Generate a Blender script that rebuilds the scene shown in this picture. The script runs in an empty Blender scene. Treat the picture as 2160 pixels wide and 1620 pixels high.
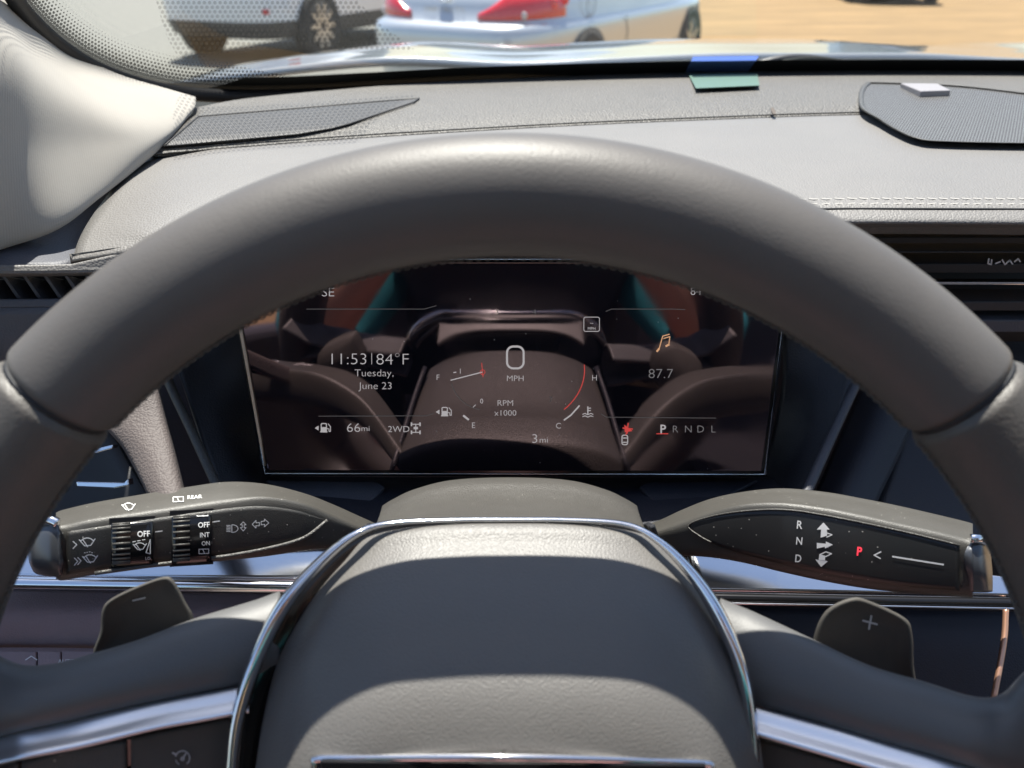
import bpy, bmesh, math, random
import numpy as np
from mathutils import Vector, Matrix
random.seed(4)
S = bpy.context.scene
COL = S.collection
R = math.radians
# ------------------------------------------------------------------ camera, sky, sun, exposure
F = 1700.0; PITCH = R(29); CAM = np.array([0, 0, 1.35])
FW = np.array([0, math.cos(PITCH), -math.sin(PITCH)]); UP = np.array([0, math.sin(PITCH), math.cos(PITCH)]); RT = np.array([1., 0, 0])
cd = bpy.data.cameras.new('camera'); cam = bpy.data.objects.new('camera', cd); COL.objects.link(cam)
cam.location = CAM; cam.rotation_euler = (R(90) - PITCH, 0, 0)
cd.sensor_width = 36; cd.lens = 36 * F / 2160; cd.clip_start = .01; cd.clip_end = 2000
cd.dof.use_dof = True; cd.dof.focus_distance = .41; cd.dof.aperture_fstop = 11
S.camera = cam
SUN_EL, SUN_AZ = R(71), R(-10)          # azimuth clockwise from +Y (car's forward)
w = bpy.data.worlds.new('World'); S.world = w; w.use_nodes = True
nt = w.node_tree; bg = nt.nodes['Background']
sky = nt.nodes.new('ShaderNodeTexSky'); sky.sky_type = 'NISHITA'; sky.sun_disc = False
sky.sun_elevation = SUN_EL; sky.sun_rotation = SUN_AZ
nt.links.new(sky.outputs[0], bg.inputs[0]); bg.inputs[1].default_value = .08
sd = bpy.data.lights.new('sun', 'SUN'); sd.energy = 5.0; sd.angle = R(.55); sd.color = (1, .955, .88)
sun = bpy.data.objects.new('sun', sd); COL.objects.link(sun)
sdir = Vector((math.sin(SUN_AZ) * math.cos(SUN_EL), math.cos(SUN_AZ) * math.cos(SUN_EL), math.sin(SUN_EL)))
sun.rotation_euler = sdir.to_track_quat('Z', 'Y').to_euler(); sun.location = (0, 0, 8)
S.view_settings.view_transform = 'Standard'; S.view_settings.look = 'None'
S.view_settings.exposure = 1.32; S.view_settings.gamma = 1; S.view_settings.use_curve_mapping = False

# ------------------------------------------------------------------ geometry helpers
def ray(px, py): return FW + (px - 1080) / F * RT + (810 - py) / F * UP
DS = 1.0                                  # depth scale of the group being built
def P(px, py, d): return CAM + d * DS * ray(px, py)
def dz(px, py, z): return z / ray(px, py)[2] / DS            # depth at which the ray is z below the eye
def dy(px, py, y): return y / ray(px, py)[1] / DS
def PZ(px, py, z): return P(px, py, dz(px, py, z))
def PY(px, py, y): return P(px, py, dy(px, py, y))
def hit(px, py, fn, lo, hi):
    r = ray(px, py); a = fn(CAM + lo * r)
    for _ in range(40):
        m = (lo + hi) / 2
        if (fn(CAM + m * r) > 0) == (a > 0): lo = m
        else: hi = m
    return (lo + hi) / 2
def cr(pts, n, closed=False):
    pts = np.array(pts, float); k = len(pts); out = []
    segs = k if closed else k - 1
    for i in range(segs):
        if closed: p0, p1, p2, p3 = pts[(i-1) % k], pts[i], pts[(i+1) % k], pts[(i+2) % k]
        else:
            p1, p2 = pts[i], pts[i+1]
            p0 = pts[i-1] if i > 0 else 2*p1 - p2
            p3 = pts[i+2] if i + 2 < k else 2*p2 - p1
        for j in range(n):
            t = j / n
            out.append(.5*((2*p1) + (-p0+p2)*t + (2*p0-5*p1+4*p2-p3)*t*t + (-p0+3*p1-3*p2+p3)*t**3))
    if not closed: out.append(pts[-1])
    return np.array(out)
def link(name, me, mat, parent=None, smooth=True):
    o = bpy.data.objects.new(name, me); COL.objects.link(o)
    if mat: me.materials.append(mat)
    if parent is not None:
        o.parent = parent; b = parent
        off = Vector((0, 0, 0))
        while b is not None: off += b.location; b = b.parent
        me.transform(Matrix.Translation(-off))
    for p in me.polygons: p.use_smooth = smooth
    return o
def mesh(name, V, Fa, mat, parent=None, smooth=True):
    me = bpy.data.meshes.new(name); me.from_pydata([tuple(v) for v in V], [], [tuple(f) for f in Fa]); me.update()
    bm = bmesh.new(); bm.from_mesh(me); bmesh.ops.recalc_face_normals(bm, faces=bm.faces); bm.to_mesh(me); bm.free()
    return link(name, me, mat, parent, smooth)
def grid_faces(nr, nc, closed=False, off=0):
    f = []
    for i in range(nr - 1):
        for j in range(nc if closed else nc - 1):
            a = i*nc + j; b = i*nc + (j+1) % nc
            f.append((off+a, off+b, off+b+nc, off+a+nc))
    return f
def patch(name, rows, mat, parent=None, th=.003, n=6, world=False, m=None, uv=False, bevel=0):
    """smooth sheet through a grid of (px,py,depth) or world points, given real thickness away from the eye"""
    G = [[(np.array(p, float) if world else P(*p)) for p in r] for r in rows]
    A = np.array([cr(r, m or n) for r in G])
    A = np.array([cr(A[:, j], n) for j in range(A.shape[1])])   # cols first
    A = np.swapaxes(A, 0, 1)
    nr, nc = A.shape[:2]
    V = A.reshape(-1, 3)
    me = bpy.data.meshes.new(name)
    fs = grid_faces(nr, nc)
    a, b, c = V[fs[0][0]], V[fs[0][1]], V[fs[0][2]]
    mid = V[len(V)//2]; k = fs[len(fs)//2]
    nrm = np.cross(V[k[1]] - V[k[0]], V[k[2]] - V[k[0]])
    if np.dot(nrm, CAM - mid) < 0: fs = [f[::-1] for f in fs]
    me.from_pydata([tuple(v) for v in V], [], fs); me.update()
    if uv:
        ul = me.uv_layers.new(name='UVMap')
        for lp in me.loops:
            i, j = divmod(lp.vertex_index, nc); ul.data[lp.index].uv = (j/(nc-1), i/(nr-1))
    o = link(name, me, mat, parent)
    if th:
        s = o.modifiers.new('t', 'SOLIDIFY'); s.thickness = th; s.offset = -1; s.use_rim = True
    if bevel:
        b = o.modifiers.new('b', 'BEVEL'); b.width = bevel; b.segments = 3; b.limit_method = 'ANGLE'; b.angle_limit = R(50)
    return o
def frames(path):
    T = np.gradient(path, axis=0); T /= np.linalg.norm(T, axis=1)[:, None]; return T
def tube(name, path, ra, mat, parent=None, rb=None, up=(0, 0, 1), n=14, caps=True, taper=0):
    """swept ellipse, ra across, rb along 'up'"""
    path = np.array(path, float); k = len(path)
    ra = np.broadcast_to(np.array(ra, float), (k,)).copy(); rb = ra.copy() if rb is None else np.broadcast_to(np.array(rb, float), (k,)).copy()
    if taper:
        for i in range(taper):
            f = math.sqrt(1 - (1 - (i + .35)/taper)**2) if i < taper else 1
            for q in (i, k-1-i): ra[q] *= f; rb[q] *= f
    T = frames(path); V = []
    for i in range(k):
        u = np.array(up, float); u = u - T[i]*np.dot(u, T[i]); u /= np.linalg.norm(u); s = np.cross(T[i], u)
        for j in range(n):
            a = 2*math.pi*j/n; V.append(path[i] + s*ra[i]*math.cos(a) + u*rb[i]*math.sin(a))
    fs = grid_faces(k, n, True)
    if caps: fs += [tuple(range(n))[::-1], tuple((k-1)*n + j for j in range(n))]
    return mesh(name, V, fs, mat, parent)
def plate(name, out, dfn, mat, parent=None, th=.004, bevel=.0008, smooth_out=0, away=None):
    """a slab: outline in photo px laid on the surface dfn, thickness going away from the eye"""
    if smooth_out: out = cr(out, smooth_out, True)
    A = np.array([P(x, y, dfn(x, y)) for x, y in out])
    nrm = np.zeros(3)
    for i in range(len(A)): nrm += np.cross(A[i], A[(i+1) % len(A)])
    nrm /= np.linalg.norm(nrm)
    if np.dot(nrm, CAM - A.mean(0)) < 0: nrm = -nrm
    if away is not None: nrm = -np.array(away, float)
    B = A - nrm*th; k = len(A)
    V = list(A) + list(B)
    fs = [tuple(range(k)), tuple(range(2*k-1, k-1, -1))] + [(i, (i+1) % k, k+(i+1) % k, k+i) for i in range(k)]
    o = mesh(name, V, fs, mat, parent, False)
    if bevel:
        b = o.modifiers.new('b', 'BEVEL'); b.width = bevel; b.segments = 3; b.limit_method = 'ANGLE'; b.angle_limit = R(40)
    return o
def box(name, c, s, mat, parent=None, rot=None, bevel=0):
    V = [np.array((x*s[0]/2, y*s[1]/2, z*s[2]/2)) for x in (-1, 1) for y in (-1, 1) for z in (-1, 1)]
    if rot is not None: V = [np.array(rot @ Vector(v)) for v in V]
    V = [v + np.array(c) for v in V]
    o = mesh(name, V, [(0,1,3,2),(4,6,7,5),(0,4,5,1),(2,3,7,6),(0,2,6,4),(1,5,7,3)], mat, parent, False)
    if bevel: b = o.modifiers.new('b', 'BEVEL'); b.width = bevel; b.segments = 3
    return o
# writing and marks: drawn flat, laid on the surface dfn
def glyphs(txt, thin=0, res=3):
    cu = bpy.data.curves.new('t', 'FONT'); cu.body = txt; cu.size = 1; cu.offset = thin; cu.resolution_u = res; cu.align_x = 'CENTER'; cu.align_y = 'CENTER'
    o = bpy.data.objects.new('t', cu); COL.objects.link(o)
    dg = bpy.context.evaluated_depsgraph_get(); me = bpy.data.meshes.new_from_object(o.evaluated_get(dg))
    V = np.array([v.co[:2] for v in me.vertices]); Fa = [tuple(p.vertices) for p in me.polygons]
    bpy.data.objects.remove(o); bpy.data.curves.remove(cu); bpy.data.meshes.remove(me)
    return V, Fa
def region(name, top, bot, dfn, mat_, parent, nx=48, ny=10, lift=0, th=.0015, inset=0):
    """plate between an upper and a lower outline that follows the surface dfn; UV in metres"""
    tx, ty = zip(*top); bx, by = zip(*bot); x0, x1 = max(tx[0], bx[0]), min(tx[-1], bx[-1]); V = []; uv = []
    for i in range(nx+1):
        x = x0+(x1-x0)*i/nx; a, b = np.interp(x, tx, ty), np.interp(x, bx, by)
        for j in range(ny+1):
            y = a+(b-a)*j/ny; V.append(P(x, y, dfn(x, y)-lift))
    fs = grid_faces(nx+1, ny+1); me = bpy.data.meshes.new(name); me.from_pydata([tuple(v) for v in V], [], [f[::-1] for f in fs]); me.update()
    if me.polygons[len(fs)//2].normal.dot(Vector(CAM-V[len(V)//2])) < 0: me.flip_normals()
    ul = me.uv_layers.new(name='UVMap')
    for lp in me.loops: v = me.vertices[lp.vertex_index].co; ul.data[lp.index].uv = (v.x+3, v.y+3)
    o = link(name, me, mat_, parent); m = o.modifiers.new('t', 'SOLIDIFY'); m.thickness = th; m.offset = -1; return o
class Ink:
    def __init__(s): s.V = []; s.F = []
    def text(s, txt, px, py, h, rot=0, wide=1., thin=0, shear=0):
        V, Fa = glyphs(txt, thin); V = V*h/.70
        c = (V.max(0) + V.min(0))/2; V = V - c
        V[:, 0] *= wide; V[:, 0] += shear*V[:, 1]
        a = R(rot); x = V[:, 0]*math.cos(a) - V[:, 1]*math.sin(a); y = V[:, 0]*math.sin(a) + V[:, 1]*math.cos(a)
        o = len(s.V); s.V += [(px + i, py - j) for i, j in zip(x, y)]; s.F += [tuple(o+i for i in f) for f in Fa]; return s
    def line(s, pts, wd, closed=False):
        p = np.array(pts, float); k = len(p)
        for i in range(k if closed else k-1):
            a, b = p[i], p[(i+1) % k]; t = b - a; L = np.linalg.norm(t)
            if L < 1e-6: continue
            t /= L; n = np.array([-t[1], t[0]])*wd/2; e = t*wd*.3
            o = len(s.V); s.V += [tuple(a-e-n), tuple(b+e-n), tuple(b+e+n), tuple(a-e+n)]; s.F.append((o, o+1, o+2, o+3))
        return s
    def arc(s, cx, cy, r, a0, a1, wd, ry=None, n=24):
        ry = ry or r; return s.line([(cx + r*math.cos(R(a0+(a1-a0)*i/n)), cy - ry*math.sin(R(a0+(a1-a0)*i/n))) for i in range(n+1)], wd)
    def poly(s, pts):
        o = len(s.V); s.V += [tuple(p) for p in pts]; s.F.append(tuple(range(o, o+len(pts)))); return s
    def put(s, name, dfn, mat, parent, lift=.0003):
        return mesh(name, [P(x, y, dfn(x, y) - lift) for x, y in s.V], s.F, mat, parent, False)
def tag(o, label=None, cat=None, group=None, kind=None):
    if label: o['label'] = label
    if cat: o['category'] = cat
    if group: o['group'] = group
    if kind: o['kind'] = kind
    return o
def thing(name, label, cat, loc=(0, 0, 0), group=None, rz=0):
    o = bpy.data.objects.new(name, None); COL.objects.link(o); o.location = loc; o.rotation_euler = (0, 0, rz); o.empty_display_size = .02
    bpy.context.view_layer.update(); return tag(o, label, cat, group)

# ------------------------------------------------------------------ materials
def mat(name, col, rough=.5, metal=0, spec=.5, coat=0, emit=None, es=1, sheen=0):
    m = bpy.data.materials.new(name); m.use_nodes = True; b = m.node_tree.nodes['Principled BSDF']
    b.inputs['Base Color'].default_value = (*col, 1); b.inputs['Roughness'].default_value = rough
    b.inputs['Metallic'].default_value = metal; b.inputs['Specular IOR Level'].default_value = spec
    b.inputs['Coat Weight'].default_value = coat; b.inputs['Sheen Weight'].default_value = sheen
    if emit: b.inputs['Emission Color'].default_value = (*emit, 1); b.inputs['Emission Strength'].default_value = es
    return m
def nn(m, t, **k):
    n = m.node_tree.nodes.new(t)
    for a, v in k.items(): setattr(n, a, v)
    return n
def grain(m, scale, strength, dist=.0004, kind='leather', vary=.12, detail=0):
    """fine moulded grain as bump, and a little wear in colour and gloss"""
    t = m.node_tree; b = t.nodes['Principled BSDF']; tc = nn(m, 'ShaderNodeTexCoord')
    if kind == 'leather':
        v = nn(m, 'ShaderNodeTexVoronoi'); v.feature = 'SMOOTH_F1'; v.inputs['Scale'].default_value = scale; v.inputs['Smoothness'].default_value = .25
        v.inputs['Randomness'].default_value = .9
        n0 = nn(m, 'ShaderNodeTexNoise'); n0.inputs['Scale'].default_value = scale*.6; n0.inputs['Detail'].default_value = 2
        mx = nn(m, 'ShaderNodeMixRGB'); mx.blend_type = 'LINEAR_LIGHT'; mx.inputs[0].default_value = .0003
        t.links.new(tc.outputs['Object'], mx.inputs[1]); t.links.new(tc.outputs['Object'], n0.inputs['Vector']); t.links.new(n0.outputs['Color'], mx.inputs[2])
        t.links.new(mx.outputs[0], v.inputs['Vector']); h = v.outputs['Distance']
    elif kind == 'weave':
        v = nn(m, 'ShaderNodeTexWave'); v.inputs['Scale'].default_value = scale; v.wave_type = 'BANDS'; v.bands_direction = 'DIAGONAL'
        t.links.new(tc.outputs['Object'], v.inputs['Vector'])
        v2 = nn(m, 'ShaderNodeTexWave'); v2.inputs['Scale'].default_value = scale; v2.bands_direction = 'X'
        t.links.new(tc.outputs['Object'], v2.inputs['Vector'])
        ad = nn(m, 'ShaderNodeMath'); ad.operation = 'MULTIPLY'; t.links.new(v.outputs['Fac'], ad.inputs[0]); t.links.new(v2.outputs['Fac'], ad.inputs[1]); h = ad.outputs[0]
    else:
        v = nn(m, 'ShaderNodeTexNoise'); v.inputs['Scale'].default_value = scale; v.inputs['Detail'].default_value = 3
        t.links.new(tc.outputs['Object'], v.inputs['Vector']); h = v.outputs['Fac']
    bp = nn(m, 'ShaderNodeBump'); bp.inputs['Strength'].default_value = strength; bp.inputs['Distance'].default_value = dist
    if kind == 'leather': bp.invert = True
    t.links.new(h, bp.inputs['Height']); t.links.new(bp.outputs[0], b.inputs['Normal'])
    n = nn(m, 'ShaderNodeTexNoise'); n.inputs['Scale'].default_value = 14; n.inputs['Detail'].default_value = 6; n.inputs['Roughness'].default_value = .7
    t.links.new(tc.outputs['Object'], n.inputs['Vector'])
    c = b.inputs['Base Color'].default_value[:3]
    rp = nn(m, 'ShaderNodeValToRGB'); rp.color_ramp.elements[0].position = .3; rp.color_ramp.elements[1].position = .7
    rp.color_ramp.elements[0].color = (*[x*(1-vary) for x in c], 1); rp.color_ramp.elements[1].color = (*[x*(1+vary) for x in c], 1)
    t.links.new(n.outputs['Fac'], rp.inputs[0]); t.links.new(rp.outputs[0], b.inputs['Base Color'])
    r0 = b.inputs['Roughness'].default_value; mr = nn(m, 'ShaderNodeMapRange'); mr.inputs['To Min'].default_value = r0 - .07; mr.inputs['To Max'].default_value = r0 + .07
    t.links.new(n.outputs['Fac'], mr.inputs['Value']); t.links.new(mr.outputs[0], b.inputs['Roughness'])
    return m
def specks(m, amount=.012, scale=900):
    """sparse pale dust on a dark part"""
    t = m.node_tree; b = t.nodes['Principled BSDF']; tc = nn(m, 'ShaderNodeTexCoord')
    v = nn(m, 'ShaderNodeTexVoronoi'); v.inputs['Scale'].default_value = scale; t.links.new(tc.outputs['Object'], v.inputs['Vector'])
    sep = nn(m, 'ShaderNodeSeparateColor'); t.links.new(v.outputs['Color'], sep.inputs[0])
    a = nn(m, 'ShaderNodeMath'); a.operation = 'LESS_THAN'; a.inputs[1].default_value = amount; t.links.new(sep.outputs[0], a.inputs[0])
    d = nn(m, 'ShaderNodeMath'); d.operation = 'LESS_THAN'; d.inputs[1].default_value = .28; t.links.new(v.outputs['Distance'], d.inputs[0])
    k = nn(m, 'ShaderNodeMath'); k.operation = 'MULTIPLY'; t.links.new(a.outputs[0], k.inputs[0]); t.links.new(d.outputs[0], k.inputs[1])
    mx = nn(m, 'ShaderNodeMixRGB'); src = b.inputs['Base Color']
    if src.is_linked: t.links.new(src.links[0].from_socket, mx.inputs[1])
    else: mx.inputs[1].default_value = src.default_value
    mx.inputs[2].default_value = (.42, .4, .36, 1); t.links.new(k.outputs[0], mx.inputs[0]); t.links.new(mx.outputs[0], src)
    return m
M = {}
M['rim'] = grain(mat('rim leather', (.084, .077, .072), .5, spec=.4), 1400, .3, .00022, vary=.09)
M['rim2'] = grain(mat('grip leather', (.072, .065, .058), .5), 1100, .4, .0003, vary=.12)
M['hub'] = grain(mat('airbag vinyl', (.112, .106, .100), .48), 1250, .5, .00025, vary=.05)
M['spoke'] = grain(mat('spoke vinyl', (.092, .091, .09), .5), 1500, .2, .0002, vary=.06)
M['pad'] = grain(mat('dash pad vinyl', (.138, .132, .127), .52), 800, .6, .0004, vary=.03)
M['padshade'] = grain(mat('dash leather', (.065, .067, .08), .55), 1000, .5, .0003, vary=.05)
M['dashplastic'] = grain(mat('dash plastic', (.098, .093, .086), .5, spec=.35), 560, 1.0, .0007, vary=.05)
M['shroud'] = specks(grain(mat('shroud plastic', (.066, .063, .058), .40), 1300, 1.0, .0005, kind='noise', vary=.08), .004, 1100)
M['stalk'] = specks(grain(mat('stalk plastic', (.058, .055, .049), .42), 2200, .6, .0003, kind='noise', vary=.1), .008, 1500)
M['face'] = specks(mat('stalk face', (.022, .022, .023), .34), .012, 1000)
M['facegrain'] = specks(grain(mat('stalk face grain', (.028, .027, .025), .45), 2200, .7, .0003, kind='noise'), .03, 1200)
M['dark'] = grain(mat('dark trim', (.022, .023, .028), .45), 900, .35, .0004, vary=.1)
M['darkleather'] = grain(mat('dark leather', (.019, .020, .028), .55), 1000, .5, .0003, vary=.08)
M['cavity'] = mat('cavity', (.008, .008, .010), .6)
M['black'] = mat('gloss black', (.008, .008, .009), .12)
M['chrome'] = mat('chrome', (.86, .86, .88), .07, 1)
M['satin'] = mat('satin metal', (.80, .82, .86), .13, 1)
M['silver'] = mat('silver trim', (.80, .84, .90), .36, 1); M['cap'] = mat('stalk cap', (.10, .105, .115), .32, .6); M['tab'] = mat('badge plastic', (.26, .245, .25), .45, .2)
M['paddle'] = grain(mat('paddle plastic', (.068, .063, .056), .62, spec=.3), 2500, .4, .0003, kind='noise')
M['ink'] = mat('white print', (.75, .75, .74), .6)
M['inkgrey'] = mat('grey print', (.5, .5, .5), .6)
M['glow'] = mat('screen glow', (0, 0, 0), .5, emit=(.80, .76, .78), es=.20)
M['glowdim'] = mat('screen dim glow', (0, 0, 0), .5, emit=(.6, .58, .6), es=.05)
M['glowgrey'] = mat('screen grey glow', (0, 0, 0), .5, emit=(.7, .68, .7), es=.09)
M['glowred'] = mat('screen red glow', (0, 0, 0), .5, emit=(1, .1, .09), es=.22)
M['glowamber'] = mat('screen amber glow', (0, 0, 0), .5, emit=(1, .55, .3), es=.25)
M['lamp'] = mat('lit red letter', (.3, .01, .02), .5, emit=(1, .05, .08), es=.55)
M['fabric'] = grain(mat('pillar fabric', (.30, .28, .25), .9, spec=.15, sheen=.2), 900, .25, .0002, kind='noise', vary=.04)
t = M['fabric'].node_tree; b = t.nodes['Principled BSDF']; uvn = nn(M['fabric'], 'ShaderNodeUVMap'); sx = nn(M['fabric'], 'ShaderNodeSeparateXYZ'); t.links.new(uvn.outputs[0], sx.inputs[0])
ml = nn(M['fabric'], 'ShaderNodeMath'); ml.operation = 'MULTIPLY'; ml.inputs[1].default_value = 900; t.links.new(sx.outputs[1], ml.inputs[0])
sn = nn(M['fabric'], 'ShaderNodeMath'); sn.operation = 'SINE'; t.links.new(ml.outputs[0], sn.inputs[0])
b2_ = nn(M['fabric'], 'ShaderNodeBump'); b2_.inputs['Strength'].default_value = .07; b2_.inputs['Distance'].default_value = .0003; t.links.new(sn.outputs[0], b2_.inputs['Height'])
t.links.new(b.inputs['Normal'].links[0].from_socket, b2_.inputs['Normal']); t.links.new(b2_.outputs[0], b.inputs['Normal'])
M['thread'] = mat('thread', (.32, .31, .295), .85)
M['darkthread'] = mat('dark thread', (.10, .095, .085), .8)
M['paint'] = mat('silver paint', (.50, .54, .58), .28, .55, coat=1)
M['hoodpaint'] = mat('own paint', (.42, .44, .45), .2, .4, coat=1)
M['white'] = mat('white paint', (.72, .74, .77), .3, coat=1)
M['carblack'] = mat('black paint', (.012, .012, .014), .3, coat=1)
M['tyre'] = mat('tyre', (.02, .02, .02), .8)
M['alloy'] = mat('alloy', (.45, .46, .48), .3, .9)
M['carglass'] = mat('car glass', (.02, .03, .035), .05)
M['plasticgrey'] = grain(mat('bumper plastic', (.05, .05, .052), .6), 60, .3, .002, kind='noise')
M['cowl'] = grain(mat('cowl plastic', (.028, .030, .029), .75, spec=.1), 420, .8, .0008, kind='noise')
M['seat'] = grain(mat('seat leather', (.26, .165, .125), .55), 400, .3, .0005)
M['headliner'] = mat('headliner', (.42, .40, .36), .95)
M['carpet'] = mat('carpet', (.10, .085, .075), .95)

def perf(name, base, pitch, hole=.33, rough=.5):
    """perforated sheet: staggered round holes, by UV laid in metres"""
    m = mat(name, base, rough); t = m.node_tree; b = t.nodes['Principled BSDF']
    uv = nn(m, 'ShaderNodeUVMap'); sp = nn(m, 'ShaderNodeSeparateXYZ'); t.links.new(uv.outputs[0], sp.inputs[0])
    def mt(op, a, bb=None, c=None):
        n = nn(m, 'ShaderNodeMath'); n.operation = op
        for i, x in enumerate((a, bb, c)):
            if x is None: continue
            if isinstance(x, (int, float)): n.inputs[i].default_value = x
            else: t.links.new(x, n.inputs[i])
        return n.outputs[0]
    v = mt('DIVIDE', sp.outputs[1], pitch*.866); row = mt('FLOOR', v); fv = mt('SUBTRACT', mt('SUBTRACT', v, row), .5)
    par = mt('MULTIPLY', mt('MODULO', mt('ABSOLUTE', row), 2.0), .5)
    u = mt('ADD', mt('DIVIDE', sp.outputs[0], pitch), par); fu = mt('SUBTRACT', mt('FRACT', u), .5)
    r = mt('SQRT', mt('ADD', mt('MULTIPLY', fu, fu), mt('MULTIPLY', mt('MULTIPLY', fv, .866), mt('MULTIPLY', fv, .866))))
    h = mt('LESS_THAN', r, hole)
    mx = nn(m, 'ShaderNodeMixRGB'); mx.inputs[1].default_value = (*base, 1); mx.inputs[2].default_value = (.006, .006, .007, 1)
    t.links.new(h, mx.inputs[0]); t.links.new(mx.outputs[0], b.inputs['Base Color'])
    sr = mt('MULTIPLY_ADD', h, .4, rough); t.links.new(sr, b.inputs['Roughness'])
    return m
M['grille'] = perf('speaker perforated sheet', (.11, .108, .106), .0021, .33, .4)
M['grille2'] = perf('dash perforated sheet', (.075, .073, .071), .0018, .30, .5)
# glass
gm = bpy.data.materials.new('windshield glass'); gm.use_nodes = True; t = gm.node_tree; t.nodes.clear()
out = nn(gm, 'ShaderNodeOutputMaterial'); tr = nn(gm, 'ShaderNodeBsdfTransparent'); tr.inputs[0].default_value = (.96, .975, .96, 1)
gl = nn(gm, 'ShaderNodeBsdfGlossy'); gl.inputs['Roughness'].default_value = .01; fr = nn(gm, 'ShaderNodeFresnel'); fr.inputs[0].default_value = 1.27
mx = nn(gm, 'ShaderNodeMixShader'); t.links.new(fr.outputs[0], mx.inputs[0]); t.links.new(tr.outputs[0], mx.inputs[1]); t.links.new(gl.outputs[0], mx.inputs[2]); t.links.new(mx.outputs[0], out.inputs[0])
M['glass'] = gm
# frit: solid black at the glass edge turning into a fading dot pattern
fm = bpy.data.materials.new('frit'); fm.use_nodes = True; t = fm.node_tree; t.nodes.clear(); out = nn(fm, 'ShaderNodeOutputMaterial')
tr = nn(fm, 'ShaderNodeBsdfTransparent'); df = nn(fm, 'ShaderNodeBsdfPrincipled'); df.inputs['Base Color'].default_value = (.02, .02, .022, 1); df.inputs['Roughness'].default_value = .5
uv = nn(fm, 'ShaderNodeUVMap'); sp = nn(fm, 'ShaderNodeSeparateXYZ'); t.links.new(uv.outputs[0], sp.inputs[0])
def mth(m, op, *a):
    n = nn(m, 'ShaderNodeMath'); n.operation = op
    for i, x in enumerate(a):
        if isinstance(x, (int, float)): n.inputs[i].default_value = x
        else: m.node_tree.links.new(x, n.inputs[i])
    return n.outputs[0]
v = mth(fm, 'DIVIDE', sp.outputs[1], .0085*.866); row = mth(fm, 'FLOOR', v); fv = mth(fm, 'MULTIPLY', mth(fm, 'SUBTRACT', mth(fm, 'SUBTRACT', v, row), .5), .866)
u = mth(fm, 'ADD', mth(fm, 'DIVIDE', sp.outputs[0], .0085), mth(fm, 'MULTIPLY', mth(fm, 'MODULO', row, 2.0), .5)); fu = mth(fm, 'SUBTRACT', mth(fm, 'FRACT', u), .5)
rr = mth(fm, 'SQRT', mth(fm, 'ADD', mth(fm, 'MULTIPLY', fu, fu), mth(fm, 'MULTIPLY', fv, fv)))
size = mth(fm, 'SUBTRACT', .85, mth(fm, 'MULTIPLY', sp.outputs[1], 9.0))
k = mth(fm, 'LESS_THAN', rr, size)
k = mth(fm, 'MULTIPLY', k, .85); mx = nn(fm, 'ShaderNodeMixShader'); t.links.new(k, mx.inputs[0]); t.links.new(tr.outputs[0], mx.inputs[1]); t.links.new(df.outputs[0], mx.inputs[2]); t.links.new(mx.outputs[0], out.inputs[0])
M['frit'] = fm
# screen glass
sm = mat('display glass', (.006, .006, .009), .035, coat=0); sm.node_tree.nodes['Principled BSDF'].inputs['IOR'].default_value = 2.75; sm.node_tree.nodes['Principled BSDF'].inputs['Specular Tint'].default_value = (1, .74, .77, 1)
t = sm.node_tree; b = t.nodes['Principled BSDF']; tc = nn(sm, 'ShaderNodeTexCoord'); n = nn(sm, 'ShaderNodeTexNoise'); n.inputs['Scale'].default_value = 22; n.inputs['Detail'].default_value = 5
t.links.new(tc.outputs['Object'], n.inputs['Vector']); mr = nn(sm, 'ShaderNodeMapRange'); mr.inputs['From Min'].default_value = .45; mr.inputs['From Max'].default_value = .75; mr.inputs['To Min'].default_value = .03; mr.inputs['To Max'].default_value = .13
t.links.new(n.outputs['Fac'], mr.inputs['Value']); t.links.new(mr.outputs[0], b.inputs['Roughness']); specks(sm, .002, 900)
M['screen'] = sm

bf = bpy.data.materials.new('blue film'); bf.use_nodes = True; t = bf.node_tree; t.nodes.clear(); out = nn(bf, 'ShaderNodeOutputMaterial'); tl = nn(bf, 'ShaderNodeBsdfTranslucent'); tl.inputs[0].default_value = (.20, .32, .74, 1)
dd_ = nn(bf, 'ShaderNodeBsdfDiffuse'); dd_.inputs[0].default_value = (.20, .32, .74, 1); ads = nn(bf, 'ShaderNodeMixShader'); t.links.new(tl.outputs[0], ads.inputs[1]); t.links.new(dd_.outputs[0], ads.inputs[2]); t.links.new(ads.outputs[0], out.inputs[0]); t2 = nn(bf, 'ShaderNodeBsdfTransparent'); m2_ = nn(bf, 'ShaderNodeMixShader'); m2_.inputs[0].default_value = .35; t.links.new(ads.outputs[0], m2_.inputs[1]); t.links.new(t2.outputs[0], m2_.inputs[2]); t.links.new(m2_.outputs[0], out.inputs[0]); M['bluefilm'] = bf
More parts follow.
